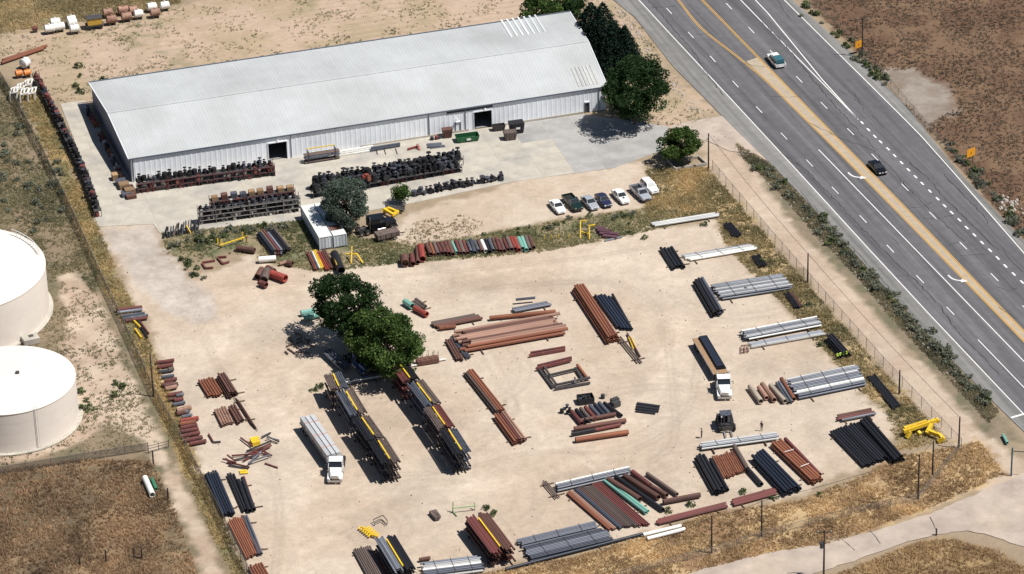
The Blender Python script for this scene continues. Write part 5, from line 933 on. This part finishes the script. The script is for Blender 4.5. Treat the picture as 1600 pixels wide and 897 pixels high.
# ================================================================== POLES, WIRES, SIGNS, FENCES
TOPS = {}
def upole(px, py, ty, label, arm=False, group=None, m='pole', xf=False):
    g_ = G(px, py); H = (py-ty)/8.15 if py > 400 else (py-ty)/7.6; t = thing('utility_pole', label, 'pole', g_, 0, group); obj('shaft', MB().cyl((0, 0, -.2), (0, 0, H), .17, .11, 10), M[m], t, smooth=True)
    if arm:
        obj('crossarm', MB().box((0, 0, H-.35), (2.4, .12, .14)), M['pole'], t)
        for x in (-1.0, 0, 1.0): obj('insulator', MB().cyl((x, 0, H-.28), (x, 0, H-.05), .07, .04, 8), M['lamp'], t)
    if xf: obj('transformer', MB().cyl((-.4, 0, H-3.2), (-.4, 0, H-2.2), .28, n=12), M['slate'], t)
    TOPS[(px, py)] = g_+Vector((0, 0, H-.1)); return t
upole(1287, 902, 832, 'utility pole with transformer by the side road bend', True, xf=True); upole(1434.5, 779, 712, 'tall bare pole in golden grass where fence turns'); upole(1457, 741, 690, 'dark pole next to the digger arm'); upole(1498, 700, 652, 'dark pole at the track side of the digger arm'); upole(1190, 838, 784, 'bare pole in golden grass by the dark red pipes'); upole(1112, 864, 808, 'bare pole in golden grass by the white pipes', False)
upole(1107, 264, 208, 'utility pole beside the tree planter'); upole(1262, 441, 394, 'dark pole by the fence opposite the silver bundles'); upole(240, 619, 550, 'pole inside the west fence by the offcuts'); upole(1347, 89, 24, 'utility pole with crossarm beside the orange sign', True); upole(1405, 615, 578, 'short pole in the east grass strip', False)
def wire(a, b_, label, sag=.5):
    P_ = [a.lerp(b_, i/12)-Vector((0, 0, sag*4*(i/12)*(1-i/12))) for i in range(13)]; c = a.lerp(b_, .5); mb = MB()
    for p, q in zip(P_[:-1], P_[1:]): mb.bar(p-c, q-c, .045, .045)
    tag(obj('overhead_wire', mb, M['tyre'], None, c), label, 'wire')
k_ = list(TOPS)
wire(TOPS[(1107,264)], TOPS[(1262,441)], 'wire from the planter pole along the dirt track'); wire(TOPS[(1262,441)], TOPS[(1498,700)], 'wire along the dirt track to the digger pole'); wire(TOPS[(1434.5,779)], TOPS[(1190,838)], 'wire over golden grass between two bare poles'); wire(TOPS[(1190,838)], TOPS[(1112,864)], 'short wire between bare poles by the pipes'); wire(TOPS[(1434.5,779)], TOPS[(1457,741)], 'wire between fence turn pole and digger pole', .1)
wire(TOPS[(1112,864)], G(820, 945, 6)+Vector((0, 0, 0)), 'wire leaving the bare poles along the south grass')
t = thing('gate_post', 'teal post with an arm by the road junction', 'post', G(1580, 743)); obj('post', MB().cyl((0, 0, 0), (0, 0, 5.2), .14, n=8), mat('teal_post', (.06, .16, .2), .5), t); obj('arm', MB().bar((0, 0, 4.6), (3.5, -.4, 4.4), .12), M['steel'], t)
for x, y, h in ((166,878,2.2), (210,872,2.), (222,873,2.3), (125,882,1.8), (240,727,2.8), (263,781,2.2), (1463,836,1.2)):
    t_ = G(x, y); tag(obj('wooden_post', MB().cyl((0, 0, -.1), (0, 0, h), .14, .12, 8), M['pole'], None, t_), {2.8: 'thick wooden post at the pasture gate', 1.2: 'stubby post beside the side road', 2.2: 'wooden post standing in the brown weeds'}.get(h, 'wooden post standing in the brown weeds'), 'post', 'weed posts' if h not in (2.8, 1.2) else None)
def road_sign(px, py, ty, w_, h_, label):
    t = thing('road_sign', label, 'sign', G(px, py), R(38))
    for x in (-w_*.3, w_*.3): obj('post', MB().box((x, 0, 1.1), (.1, .1, 2.6)), M['timber'], t)
    obj('panel', MB().box((0, -.09, 2.1), (w_, .06, h_)), mat('sign_orange', (.75, .32, .02), .5, var=.05), t)
    for dx, dz, a, b_ in ((-.08, -.2, .18, .12), (.02, -.1, .12, .2), (.12, .06, .2, .07)): obj('mark', MB().box((dx, -.13, 2.1+dz), (a, .02, b_)), M['tyre'], t)
road_sign(1341, 84, 62, 1.9, 1.5, 'orange road sign before the crossarm pole'); road_sign(1516, 254, 233, 2.1, 1.6, 'orange road sign past the gravel turnout')
def chain_mat(nm_, dens, col):
    m = bpy.data.materials.new(nm_); m.use_nodes = True; N = m.node_tree.nodes; Lk = m.node_tree.links.new; b = N['Principled BSDF']; b.inputs['Base Color'].default_value = (*col, 1); b.inputs['Roughness'].default_value = .6
    tc = N.new('ShaderNodeTexCoord'); sp = N.new('ShaderNodeSeparateXYZ'); Lk(tc.outputs['UV'], sp.inputs[0])
    def mth(op, a, b2=None):
        n_ = N.new('ShaderNodeMath'); n_.operation = op
        for i, v_ in enumerate((a, b2)):
            if v_ is None: continue
            if isinstance(v_, (int, float)): n_.inputs[i].default_value = v_
            else: Lk(v_, n_.inputs[i])
        return n_.outputs[0]
    s1 = mth('ADD', sp.outputs[0], sp.outputs[1]); s2 = mth('SUBTRACT', sp.outputs[0], sp.outputs[1])
    w1 = mth('LESS_THAN', mth('FRACT', mth('MULTIPLY', s1, 12.)), dens); w2 = mth('LESS_THAN', mth('FRACT', mth('ADD', mth('MULTIPLY', s2, 12.), 50.)), dens); a_ = mth('MAXIMUM', w1, w2)
    Lk(a_, b.inputs['Alpha']); return m
M['chain'] = chain_mat('chain_link', .10, (.25, .24, .23)); M['chaind'] = chain_mat('chain_link_screened', .33, (.09, .085, .08))
def fence(pts, label, m, h=2.1, step=3.2, rail=True):
    P_ = dense(GP(pts), step); c = P_[0]; t = thing('chain_link_fence', label, 'fence', (c.x, c.y, 0)); me = None
    postm = MB().cyl((0, 0, 0), (0, 0, h+.1), .05, n=6).mesh('post'); postm.materials.append(M['post'])
    for p in P_: link('post', postm, t, (p.x-c.x, p.y-c.y, 0))
    v, f, uv, L_ = [], [], [], 0
    for i, p in enumerate(P_):
        if i: L_ += (p-P_[i-1]).length
        v += [(p.x-c.x, p.y-c.y, .05), (p.x-c.x, p.y-c.y, h)]; uv += [(L_, 0), (L_, h)]
    f = [(2*i, 2*i+2, 2*i+3, 2*i+1) for i in range(len(P_)-1)]; mb = MB().add(v, f); o = obj('chain_mesh', mb, m, t); ul = o.data.uv_layers.new(name='UV')
    for lp in o.data.loops: ul.data[lp.index].uv = uv[lp.vertex_index]
    mb = MB()
    for p, q in zip(P_[:-1], P_[1:]): mb.bar((p.x-c.x, p.y-c.y, h), (q.x-c.x, q.y-c.y, h), .045)
    obj('top_rail', mb, M['post'], t)
    return t
fence([(-6,112), (30,175), (70,250), (110,332), (150,420), (190,505), (240,616), (290,705)], 'weathered chain link fence beside the water tanks', M['chaind'], 2.0)
fence([(290,706), (340,803), (395,915)], 'chain link fence behind the blue black pipes', M['chaind'], 2.3)
fence([(1113,266), (1200,369), (1290,472), (1380,574), (1502,702)], 'chain link fence along the dirt track beside the highway', M['chain'], 2.0)
fence([(1498,704), (1436,781), (1300,812), (1190,841), (1112,866), (960,905)], 'thin wire fence through the golden grass', M['chain'], 1.3, 4.)
fence([(0,742), (120,722), (232,704)], 'dark screened fence crossing behind the brown weeds', M['chaind'], 1.5)
fence([(1262,0), (1345,78), (1440,190), (1545,306), (1600,366)], 'wire fence edging the brown field past the highway', M['chain'], 1.2, 4.)
t = thing('field_gate', 'open dark pipe gate across the pasture track', 'gate', G(232, 708), hd((232,708), (262,700), 0))
for z in (.3, .8, 1.3): obj('rail', MB().cyl((0, 0, z), (3.6, 0, z), .05, n=6), M['steel'], t)
for x in (0, 1.8, 3.6): obj('stile', MB().cyl((x, 0, .1), (x, 0, 1.5 if x != 1.8 else 1.35), .06, n=6), M['steel'], t)
t = thing('tree_planter', 'low pale concrete planter round the small tree', 'planter', G(1075, 262))
for a, b_ in (((1043,252), (1055,266)), ((1055,266), (1104,258)), ((1104,258), (1092,247)), ((1092,247), (1043,252))):
    p, q = G(*a)-t.location, G(*b_)-t.location; obj('kerb', MB().bar(p+Vector((0, 0, .25)), q+Vector((0, 0, .25)), .22, .5), M['concrete'], t)
# rusty stillage with posts under the trees, dark crate of fittings in the yard
t = thing('post_stillage', 'rusty stillage with tall wooden stakes by the white pole', 'stillage', G(668, 567), .25); obj('tub', MB().box((0, 0, .5), (3.8, 1.4, .8)), M['brown'], t)
for k in range(8): obj('stake', MB().box((-1.7+k*.5, .5*(-1)**k, 1.2), (.1, .1, 1.6+.3*(k % 3))), M['wood'], t)
t = thing('fittings_crate', 'open dark crate of scrap fittings above slanting pipes', 'crate', G(915, 628), .2)
for y in (-.9, .9): obj('side', MB().box((0, y, .55), (2.6, .08, 1.1)), M['castiron'], t)
for x in (-1.3, 1.3): obj('end', MB().box((x, 0, .55), (.08, 1.72, 1.1)), M['castiron'], t)
obj('floor', MB().box((0, 0, .1), (2.5, 1.7, .1)), M['castiron'], t)
for k in range(9): fitting(G(915, 628)+Vector((random.uniform(-1, 1), random.uniform(-.6, .6), .3)), .75, ['castiron', 'castblue'], 'inside the open dark crate', 'dark crate')
for x, y in ((942,622), (884,640), (890,647), (878,645)): fitting(G(x, y), .9, ['castiron', 'castblue'], 'lying by the slanting pipes', 'slanting side')
# ================================================================== PEOPLE
def person(px, py, heading, label, shirt, trousers, arm):
    J = dict(pel=(0, 0, .95), wai=(0, 0, 1.1), che=(0, 0, 1.35), nec=(0, 0, 1.5), hd0=(.02, 0, 1.6), hd1=(.03, 0, 1.74), lh=(0, .1, .9), lk=(.05, .11, .5), la=(0, .11, .09), lt=(.15, .12, .04), rh=(0, -.1, .9), rk=(.02, -.11, .5), ra=(-.06, -.11, .09), rt=(.1, -.12, .04), ls=(0, .19, 1.42), le=(.02, .25, 1.15), lw=(.16, .24, .93), lf=(.22, .23, .85), rs=(0, -.19, 1.42), re=(.05, -.27, 1.16), rw=(.16+arm, -.22, .98+arm), rf=(.23+arm, -.21, .93+arm))
    E_ = [('pel', 'wai'), ('wai', 'che'), ('che', 'nec'), ('nec', 'hd0'), ('hd0', 'hd1'), ('pel', 'lh'), ('lh', 'lk'), ('lk', 'la'), ('la', 'lt'), ('pel', 'rh'), ('rh', 'rk'), ('rk', 'ra'), ('ra', 'rt'), ('che', 'ls'), ('ls', 'le'), ('le', 'lw'), ('lw', 'lf'), ('che', 'rs'), ('rs', 're'), ('re', 'rw'), ('rw', 'rf')]
    RD = dict(pel=.15, wai=.14, che=.16, nec=.06, hd0=.09, hd1=.09, lh=.1, lk=.07, la=.05, lt=.045, rh=.1, rk=.07, ra=.05, rt=.045, ls=.075, le=.055, lw=.04, lf=.035, rs=.075, re=.055, rw=.04, rf=.035)
    ks = list(J); me = bpy.data.meshes.new('p'); me.from_pydata([J[k] for k in ks], [(ks.index(a), ks.index(b_)) for a, b_ in E_], []); o = bpy.data.objects.new('person', me); COL.objects.link(o)
    o.modifiers.new('s', 'SKIN'); sv = me.skin_vertices[0].data
    for i, k in enumerate(ks): sv[i].radius = (RD[k], RD[k]); sv[i].use_root = (k == 'pel')
    o.modifiers.new('d', 'SUBSURF').levels = 1
    dg = bpy.context.evaluated_depsgraph_get(); nm_ = bpy.data.meshes.new_from_object(o.evaluated_get(dg)); o.modifiers.clear(); o.data = nm_
    nm_.materials.clear()
    for mm in (shirt, trousers, mat('skin', (.42, .25, .18), .6), M['tyre']): nm_.materials.append(mm)
    for p in nm_.polygons:
        c = p.center; p.material_index = 3 if c.z < .1 else 2 if c.z > 1.5 or (abs(c.y) > .17 and c.x > .13 and c.z < 1.1+arm) else 1 if c.z < 1.02 and abs(c.y) < .24 else 0; p.use_smooth = True
    tag(o, label, 'person'); o.location = G(px, py); o.rotation_euler = (0, 0, heading)
    h = MB(); h.lathe([(.0, .13), (.07, .11), (.115, .04), (.12, -.03)], 12); obj('hair', h, mat('hair', (.03, .02, .015), .8), o, (.005, 0, 1.72), smooth=True)
    f = MB(); f.box((.12, 0, 1.68), (.04, .025, .04)); obj('nose', f, MATS['skin'], o)
    return o
person(1190, 673, R(-110), 'person in dark red top standing beside the silver bundle', mat('shirt_red', (.12, .04, .05), .8), mat('jeans', (.03, .035, .06), .85), .1)
person(1096, 684, R(-20), 'person in grey top at the end of the silver bundle', mat('shirt_grey', (.1, .09, .09), .8), MATS['jeans'], .0)
# ================================================================== VEGETATION
def leaf_mat(nm_, c1, c2, trans=.35):
    m = bpy.data.materials.new(nm_); m.use_nodes = True; N = m.node_tree.nodes; Lk = m.node_tree.links.new; N.remove(N['Principled BSDF']); out = N['Material Output']
    at = N.new('ShaderNodeAttribute'); at.attribute_name = 'tone'; mx = N.new('ShaderNodeMix'); mx.data_type = 'RGBA'; mx.inputs[6].default_value = (*c1, 1); mx.inputs[7].default_value = (*c2, 1); Lk(at.outputs['Fac'], mx.inputs[0])
    d = N.new('ShaderNodeBsdfDiffuse'); t = N.new('ShaderNodeBsdfTranslucent'); s_ = N.new('ShaderNodeMixShader'); s_.inputs[0].default_value = trans; Lk(mx.outputs[2], d.inputs[0]); Lk(mx.outputs[2], t.inputs[0]); Lk(d.outputs[0], s_.inputs[1]); Lk(t.outputs[0], s_.inputs[2]); Lk(s_.outputs[0], out.inputs[0]); return m
def poly_mesh(name, V, k, tone, m):
    """V: (n*k,3) array of n polygons with k corners each"""
    n = len(V)//k; me = bpy.data.meshes.new(name); me.vertices.add(len(V)); me.vertices.foreach_set('co', V.astype(np.float32).ravel()); me.loops.add(len(V)); me.loops.foreach_set('vertex_index', np.arange(len(V), dtype=np.int32)); me.polygons.add(n); me.polygons.foreach_set('loop_start', np.arange(0, len(V), k, dtype=np.int32)); me.update(calc_edges=True)
    a = me.attributes.new('tone', 'FLOAT', 'POINT'); a.data.foreach_set('value', np.repeat(tone, k).astype(np.float32)); me.materials.append(m); return me
def leaves(C, size, rg, flat=.0):
    n = len(C); a = rg.normal(size=(n, 3)); a[:, 2] *= (1-flat); a /= np.linalg.norm(a, axis=1)[:, None]; b_ = rg.normal(size=(n, 3)); b_ -= a*(a*b_).sum(1)[:, None]; b_ /= np.linalg.norm(b_, axis=1)[:, None]; s_ = (size*rg.uniform(.6, 1.3, n))[:, None]
    return np.stack([C-a*s_, C+b_*s_*.55, C+a*s_, C-b_*s_*.55], 1).reshape(-1, 3)
def crown_pts(rg, n, rx, rz, zc, nc, cr, hollow=.55, gap=None):
    d = rg.normal(size=(nc, 3)); d /= np.linalg.norm(d, axis=1)[:, None]; rad = rg.uniform(hollow, 1., nc)**.6; c = d*rad[:, None]*np.array([rx, rx, rz])*(1-cr*.6/rx); c[:, 2] += zc
    c[:, 0] *= rg.uniform(.85, 1.12, nc); c[:, 1] *= rg.uniform(.85, 1.12, nc)
    an = np.arctan2(c[:, 1], c[:, 0]); ph = rg.uniform(0, 6.28, 3); lob = 1+.16*np.sin(2*an+ph[0])+.12*np.sin(3*an+ph[1])+.10*np.sin(5*an+ph[2]); c[:, 0] *= lob; c[:, 1] *= lob
    k = rg.integers(0, nc, n); s_ = rg.normal(size=(n, 3)); s_ /= np.linalg.norm(s_, axis=1)[:, None]; rr = cr*rg.uniform(.6, 1.3, nc)[k]*rg.uniform(.35, 1, n)**.5
    P = c[k]+s_*rr[:, None]*np.array([1, 1, .75]); return P, k, c, np.clip(rg.normal(.5, .2, nc)[k]+rg.normal(0, .18, n), 0, 1)
def tree(px, py, H, rx, label, m, seed, n=9000, nc=60, cr=1.5, leaf=.2, name='broadleaf_tree', rz=None, trunk_r=.28, hollow=.55, group=None, low=.25):
    rg = np.random.default_rng(seed); t = thing(name, label, 'tree', G(px, py), 0, group); rz = rz or (H*(1-low))/2; zc = H-rz
    P, k, c, tone = crown_pts(rg, n, rx, rz, zc, nc, cr, hollow); P[:, 2] = np.maximum(P[:, 2], .25)
    o = link('crown', poly_mesh('crown', leaves(P, leaf, rg), 4, tone, m), t); tr = MB(); b0 = Vector((0, 0, -.1)); f_ = Vector((.2, .1, zc-rz*.45)); tr.cyl(b0, f_, trunk_r, trunk_r*.75, 9); tr.cyl(f_, Vector((0, 0, zc+rz*.4)), trunk_r*.75, trunk_r*.3, 8)
    obj('trunk', tr, M['timber'], t, smooth=True); lb = MB()
    for q in c[rg.permutation(len(c))[:14]]: q = Vector(q); mid = f_.lerp(q, .5)+Vector((0, 0, .3)); lb.cyl(f_.lerp(Vector((0, 0, zc)), rg.uniform(0, .7)), mid, trunk_r*.38, trunk_r*.24, 6); lb.cyl(mid, q, trunk_r*.24, .03, 5)
    obj('limb', lb, M['timber'], t); return t
LG = leaf_mat('leaf_green', (.02, .046, .014), (.125, .19, .055)); LD = leaf_mat('leaf_dark', (.016, .034, .014), (.05, .09, .034)); LO = leaf_mat('leaf_olive', (.06, .085, .065), (.14, .175, .14)); LS = leaf_mat('leaf_spruce', (.010, .022, .016), (.03, .05, .034), .2); LSage = leaf_mat('leaf_sage', (.13, .14, .10), (.27, .28, .21), .4); LWeed = leaf_mat('leaf_weed', (.075, .105, .045), (.18, .21, .095), .4)
tree(606, 580, 12.2, 6.9, 'dense green broadleaf tree over the blue truck', LG, 1, 23000, 90, 1.65, .26, rz=6.0)
tree(541, 536, 13.2, 6.6, 'lacy dark broadleaf tree beside the denser one', LD, 2, 15000, 64, 1.55, .24, hollow=.7, rz=5.2)
tree(992, 194, 14.0, 7.2, 'large broadleaf tree at the warehouse corner by the highway', LD, 3, 22000, 90, 1.7, .25, rz=6.2)
tree(572, 552, 8.5, 4.6, 'low dark broadleaf growth between the two tall yard trees', LD, 9, 9000, 45, 1.4, .25, trunk_r=.18, rz=4.0)
tree(1063, 252, 6.6, 4.2, 'small broadleaf tree in the concrete planter', LG, 4, 9000, 55, 1.2, .22, trunk_r=.16, rz=2.9)
tree(541, 356, 10.6, 5.2, 'grey green willowy tree beside the containers', LO, 5, 17000, 70, 1.3, .2, rz=4.9)
tree(627, 318, 3.9, 2.0, 'small round green bush tree edging the apron', LG, 6, 2600, 26, .8, .16, trunk_r=.08, rz=1.8, low=.05)
tree(858, 40, 7., 5.8, 'broadleaf tree behind the warehouse', LG, 7, 8000, 50, 1.5, .24, rz=3.2); tree(893, 34, 6.2, 4., 'smaller broadleaf tree behind the warehouse gable', LD, 8, 5000, 36, 1.3, .24, rz=2.9)
def conifer(px, py, H, r, label, seed):
    rg = np.random.default_rng(seed); t = thing('conifer', label, 'tree', G(px, py)); n = 11000; z = H*(1-rg.uniform(0, 1, n)**.62*.97)*1.0; lay = np.floor(z/.55); z2 = lay*.55+rg.uniform(0, .35, n); rad = r*np.minimum(1.,(1-z2/H)*1.6)**.75*rg.uniform(.25, 1, n)**.5*(.75+.5*np.sin(lay*12.9+np.floor(rg.uniform(0, 6, n)))**2); a = np.floor(rg.uniform(0, 11, n))/11*2*math.pi+lay*1.7+rg.normal(0, .16, n)
    P = np.c_[rad*np.cos(a), rad*np.sin(a), z2-rad*.35+.3]; P[:, 2] = np.maximum(P[:, 2], .15); link('crown', poly_mesh('crown', leaves(P, .22, rg), 4, np.clip(rg.normal(.5, .25, n), 0, 1), LS), t); obj('trunk', MB().cyl((0, 0, 0), (0, 0, H*.95), .22, .03, 8), M['timber'], t)
for k, (x, y, H, r, l) in enumerate(((925,80,10.5,4.2,'dark conifer closest to the gable end of the roof'), (943,97,12.8,4.6,'tallest dark conifer beside the warehouse gable'), (960,110,10.5,4.2,'dark conifer in the middle of the gable clump'), (977,112,9.8,3.2,'slim dark conifer on the highway side of the clump'))): conifer(x, y, H, r, l, 20+k)
# ---- sagebrush, one object each
SB = []
for s_ in range(7):
    rg = np.random.default_rng(100+s_); P, k, c, tone = crown_pts(rg, 130, .75, .5, .38, 9, .3, .2); P[:, 2] = np.abs(P[:, 2]); SB.append(poly_mesh('sagebrush', leaves(P, .16, rg), 4, tone, LSage if s_ < 5 else LWeed))
NB = [0]
def brush(p, s_, label, group, rg, weed=False):
    o = link('sagebrush' if not weed else 'weed_bush', SB[rg.randrange(5) if not weed else 5+rg.randrange(2)], None, (p.x, p.y, -.05), rg.uniform(0, 6.28)); o.scale = (s_*rg.uniform(.8, 1.3), s_*rg.uniform(.8, 1.2), s_*rg.uniform(.7, 1.1)); tag(o, label, 'shrub', group); NB[0] += 1
def along(pts, n, spread, smin, smax, label, group, seed, weed=.3):
    rg = random.Random(seed); P_ = resample([(g.x, g.y) for g in GP(pts)], 60)
    for i in range(n):
        f_ = rg.random()*58.99; p = P_[int(f_)].lerp(P_[int(f_)+1], f_ % 1); q = Vector((p.x+rg.gauss(0, spread), p.y+rg.gauss(0, spread))); w_ = rg.random() < weed
        brush(q, rg.uniform(smin, smax), ('leafy weed bush ' if w_ else 'grey green sagebrush ')+label, group+(' weed bushes' if w_ else ' sagebrush'), rg, w_)
along([(1186,258),(1230,302),(1300,372),(1370,446),(1440,520),(1500,585),(1545,632)], 105, .75, .8, 1.7, 'on the verge between highway and dirt track', 'verge', 1, .12)
along([(1258,8),(1300,50),(1345,96),(1390,128)], 34, .8, .8, 1.6, 'on the far verge near the crossarm pole', 'far verge north', 2, .5)
along([(1475,216),(1510,258),(1560,312),(1605,372)], 40, .7, .8, 1.6, 'on the far verge past the gravel turnout', 'far verge south', 3, .5)
along([(268,386),(330,372),(400,360),(455,352)], 26, .9, .9, 1.7, 'in the bank below the white rack', 'rack bank', 4, .3)
along([(640,398),(760,376),(860,350),(960,340),(1000,345)], 26, 1.1, .6, 1.3, 'in the weedy bank below the parked cars', 'car bank', 5, .6)
along([(275,395),(290,415),(315,435)], 14, .7, .6, 1.2, 'on the bank beside the gravel drive', 'drive bank', 6, .6)
rg_ = random.Random(9)
for k in range(46): brush(G(rg_.uniform(2, 105), rg_.uniform(190, 390)), rg_.uniform(.7, 1.6), 'grey green sagebrush in the scrub outside the west fence', 'west scrub', rg_)
for (x, y) in ((125,612), (135,628), (122,640), (143,640), (178,600), (182,618), (188,604), (160,130), (122,105), (125,120), (120,135), (128,145)): brush(G(x+rg_.uniform(-3, 3), y), rg_.uniform(.9, 1.6), 'leafy weed bush by the tank track' if y > 400 else 'leafy weed bush beside the warehouse north corner', 'tank weeds' if y > 400 else 'north corner weeds', rg_, True)
for (x, y) in ((1008,372), (985,365), (1100,352), (1165,455), (1260,478), (1280,540), (1190,410), (1330,600), (1080,790), (1160,770), (935,795), (1045,800), (500,605), (490,610), (760,795), (770,805), (1210,778), (1280,775)): brush(G(x, y), rg_.uniform(.8, 1.3), 'leafy weed bush at the foot of a pipe pile', 'pile weeds', rg_, True)
# ---- uncountable grass
def tufts(name, label, poly, n, hgt, wid, c1, c2, seed, blades=4, clump=0., excl=()):
    rg = np.random.default_rng(seed); W_ = W2(poly) if isinstance(poly[0], tuple) else poly; lo, hi = W_.min(0), W_.max(0); lo = np.maximum(lo, [-112, -104]); hi = np.minimum(hi, [118, 140]); out = np.zeros((0, 2))
    while len(out) < n:
        P = rg.uniform(lo, hi, (n*3, 2)); P = P[inside(P, W_)]
        for e in excl: P = P[~inside(P, e)]
        if clump: P = P[vnoise(P, 4.5, seed+3)+rg.normal(0, .13, len(P)) > clump]
        if len(P) == 0: break
        out = np.r_[out, P]
    P = out[:n]; n = len(P); P = np.repeat(P, blades, 0)+rg.normal(0, .16, (n*blades, 2)); N_ = len(P); a = rg.uniform(0, 2*math.pi, N_); h = hgt*rg.uniform(.5, 1.3, N_); w_ = wid*rg.uniform(.6, 1.3, N_); dx, dy = np.cos(a)*w_, np.sin(a)*w_; z0 = np.full(N_, -.06); ln = rg.normal(0, .55, (N_, 2))*h[:, None]; h = h*.8; c1 = tuple(2.1*x+.025 for x in c1); c2 = tuple(min(.8, 1.9*x+.05) for x in c2)
    V = np.stack([np.c_[P[:, 0]-dx, P[:, 1]-dy, z0], np.c_[P[:, 0]+dx, P[:, 1]+dy, z0], np.c_[P[:, 0]+ln[:, 0], P[:, 1]+ln[:, 1], h]], 1).reshape(-1, 3)
    tone = np.clip(vnoise(P, 6, seed)*1.6-.3+rg.normal(0, .18, N_), 0, 1); tag(link(name, poly_mesh(name, V, 3, tone, leaf_mat(name+str(seed), c1, c2, .5))), label, name.replace('_', ' '), None, 'stuff')
HWY = np.array([(p.x, p.y) for p in L_edge]+[(p.x, p.y) for p in R_edge[::-1]]); YW = WP['yard']; SR = WP['side']; AP = W2(APRON); CPK = WP['carpark']
GO1, GO2 = (.14, .092, .047), (.40, .295, .16)
tufts('dry_grass', 'golden dry grass along the south fence', GOLDEN, 9000, .45, .09, GO1, GO2, 201, 5, .36, (YW, SR))
tufts('dry_grass', 'golden dry grass south of the side road', GOLD2, 3500, .5, .10, GO1, (.32, .23, .12), 202, 5, .36, (SR,))
tufts('dry_grass', 'dry grass strip inside the highway fence', RSTRIP, 7000, .45, .10, (.09, .085, .04), (.33, .245, .12), 203, 5, .40, (YW, AP))
tufts('dry_grass', 'dry grass strip along the west fence', LSTRIP, 4500, .4, .09, (.10, .09, .04), (.34, .25, .12), 204, 5, .38, (YW, AP))
tufts('dry_grass', 'weedy bank between car park and yard', MIDSTRIP, 6500, .4, .09, (.055, .07, .03), (.22, .19, .095), 205, 5, .44, (CPK, AP))
tufts('dry_grass', 'dry pasture beyond the tank row', GRASSTOP, 7000, .5, .11, (.12, .10, .05), (.34, .26, .14), 206, 5, .35, (AP,))
tufts('dry_weeds', 'brown weeds south of the tanks', BROWNL, 9000, .5, .11, (.08, .052, .03), (.29, .195, .11), 207, 5, .40, (WP['ltrack'],))
tufts('dry_weeds', 'brown range grass past the highway', RFIELD, 12000, .25, .11, (.042, .030, .02), (.105, .08, .05), 208, 5, .40, (HWY, W2([(1345,97),(1365,112),(1420,108),(1480,130),(1500,165),(1450,195),(1400,148)])))
tufts('scrub_grass', 'olive scrub outside the west fence', [(-60,60),(30,150),(75,245),(110,325),(152,420),(150,465),(95,440),(60,420),(-60,400)], 8000, .35, .10, (.06, .06, .03), (.20, .17, .09), 209, 5, .42, (WP['ltrack'], WP['lstrip']))
tufts('scrub_grass', 'thin scrub round the tanks', [(70,430),(150,460),(200,560),(250,690),(235,705),(110,712),(-40,735),(-40,560),(60,530)], 2600, .3, .09, (.06, .065, .03), (.2, .17, .1), 210, 5, .52)
tufts('scrub_grass', 'verge scrub between track and highway', [(1150,225),(1200,255),(1290,348),(1380,450),(1470,548),(1560,642),(1545,660),(1470,578),(1400,503),(1340,432),(1275,366),(1215,296),(1160,245)], 6500, .35, .09, (.06, .06, .035), (.19, .155, .09), 211, 5, .34, (HWY,))
tufts('field_weeds', 'weeds scattered over the dirt field', BACKLOT, 4200, .3, .09, (.07, .075, .04), (.2, .18, .1), 212, 5, .60, (AP, HWY))
tufts('field_weeds', 'sparse weeds in the car park dirt', [(610,372),(650,345),(720,335),(760,350),(720,375),(640,385)], 350, .25, .08, (.08, .07, .03), (.22, .17, .09), 213, 5, .48)
def stones(name, label, poly, n, smin, smax, seed, m, excl=()):
    rg = np.random.default_rng(seed); W_ = W2(poly); lo, hi = W_.min(0), W_.max(0); P = rg.uniform(lo, hi, (n*6, 2)); P = P[inside(P, W_)]
    for e in excl: P = P[~inside(P, e)]
    P = P[:n]; mb = MB()
    for p in P:
        s_ = rg.uniform(smin, smax)*rg.uniform(.5, 1); q = [(p[0]+s_*rg.uniform(.6, 1)*math.cos(a), p[1]+s_*rg.uniform(.6, 1)*math.sin(a), -.04) for a in np.arange(5)*1.2566]; t_ = [(p[0]+(x-p[0])*.55, p[1]+(y-p[1])*.55, s_*.6) for x, y, _ in q]; mb.add(q+t_, [(0, 1, 6, 5), (1, 2, 7, 6), (2, 3, 8, 7), (3, 4, 9, 8), (4, 0, 5, 9), (5, 6, 7, 8, 9)])
    tag(obj(name, mb, m), label, 'rubble', None, 'stuff')
stones('rubble', 'pale rubble along the dirt track verge', [(1140,230),(1165,235),(1220,295),(1290,368),(1350,430),(1420,505),(1500,595),(1490,600),(1410,510),(1340,440),(1270,366),(1210,300)], 420, .1, .38, 1, M['rock'])
stones('rubble', 'pale stones on the far verge', [(1545,300),(1590,312),(1600,335),(1560,328)], 40, .2, .7, 2, M['rock'])
stones('rubble', 'rocky bank beside the highway shoulder', [(960,10),(975,10),(1040,110),(1110,190),(1095,190),(1020,110)], 260, .1, .4, 3, M['rock'])
stones('rubble', 'scattered clods over the yard edges', YARD, 500, .05, .16, 4, M['gbrown'])
stones('rubble', 'clods by the tank track', [(100,440),(180,470),(250,690),(130,690)], 160, .06, .2, 5, M['rock'])
finish_pipes()
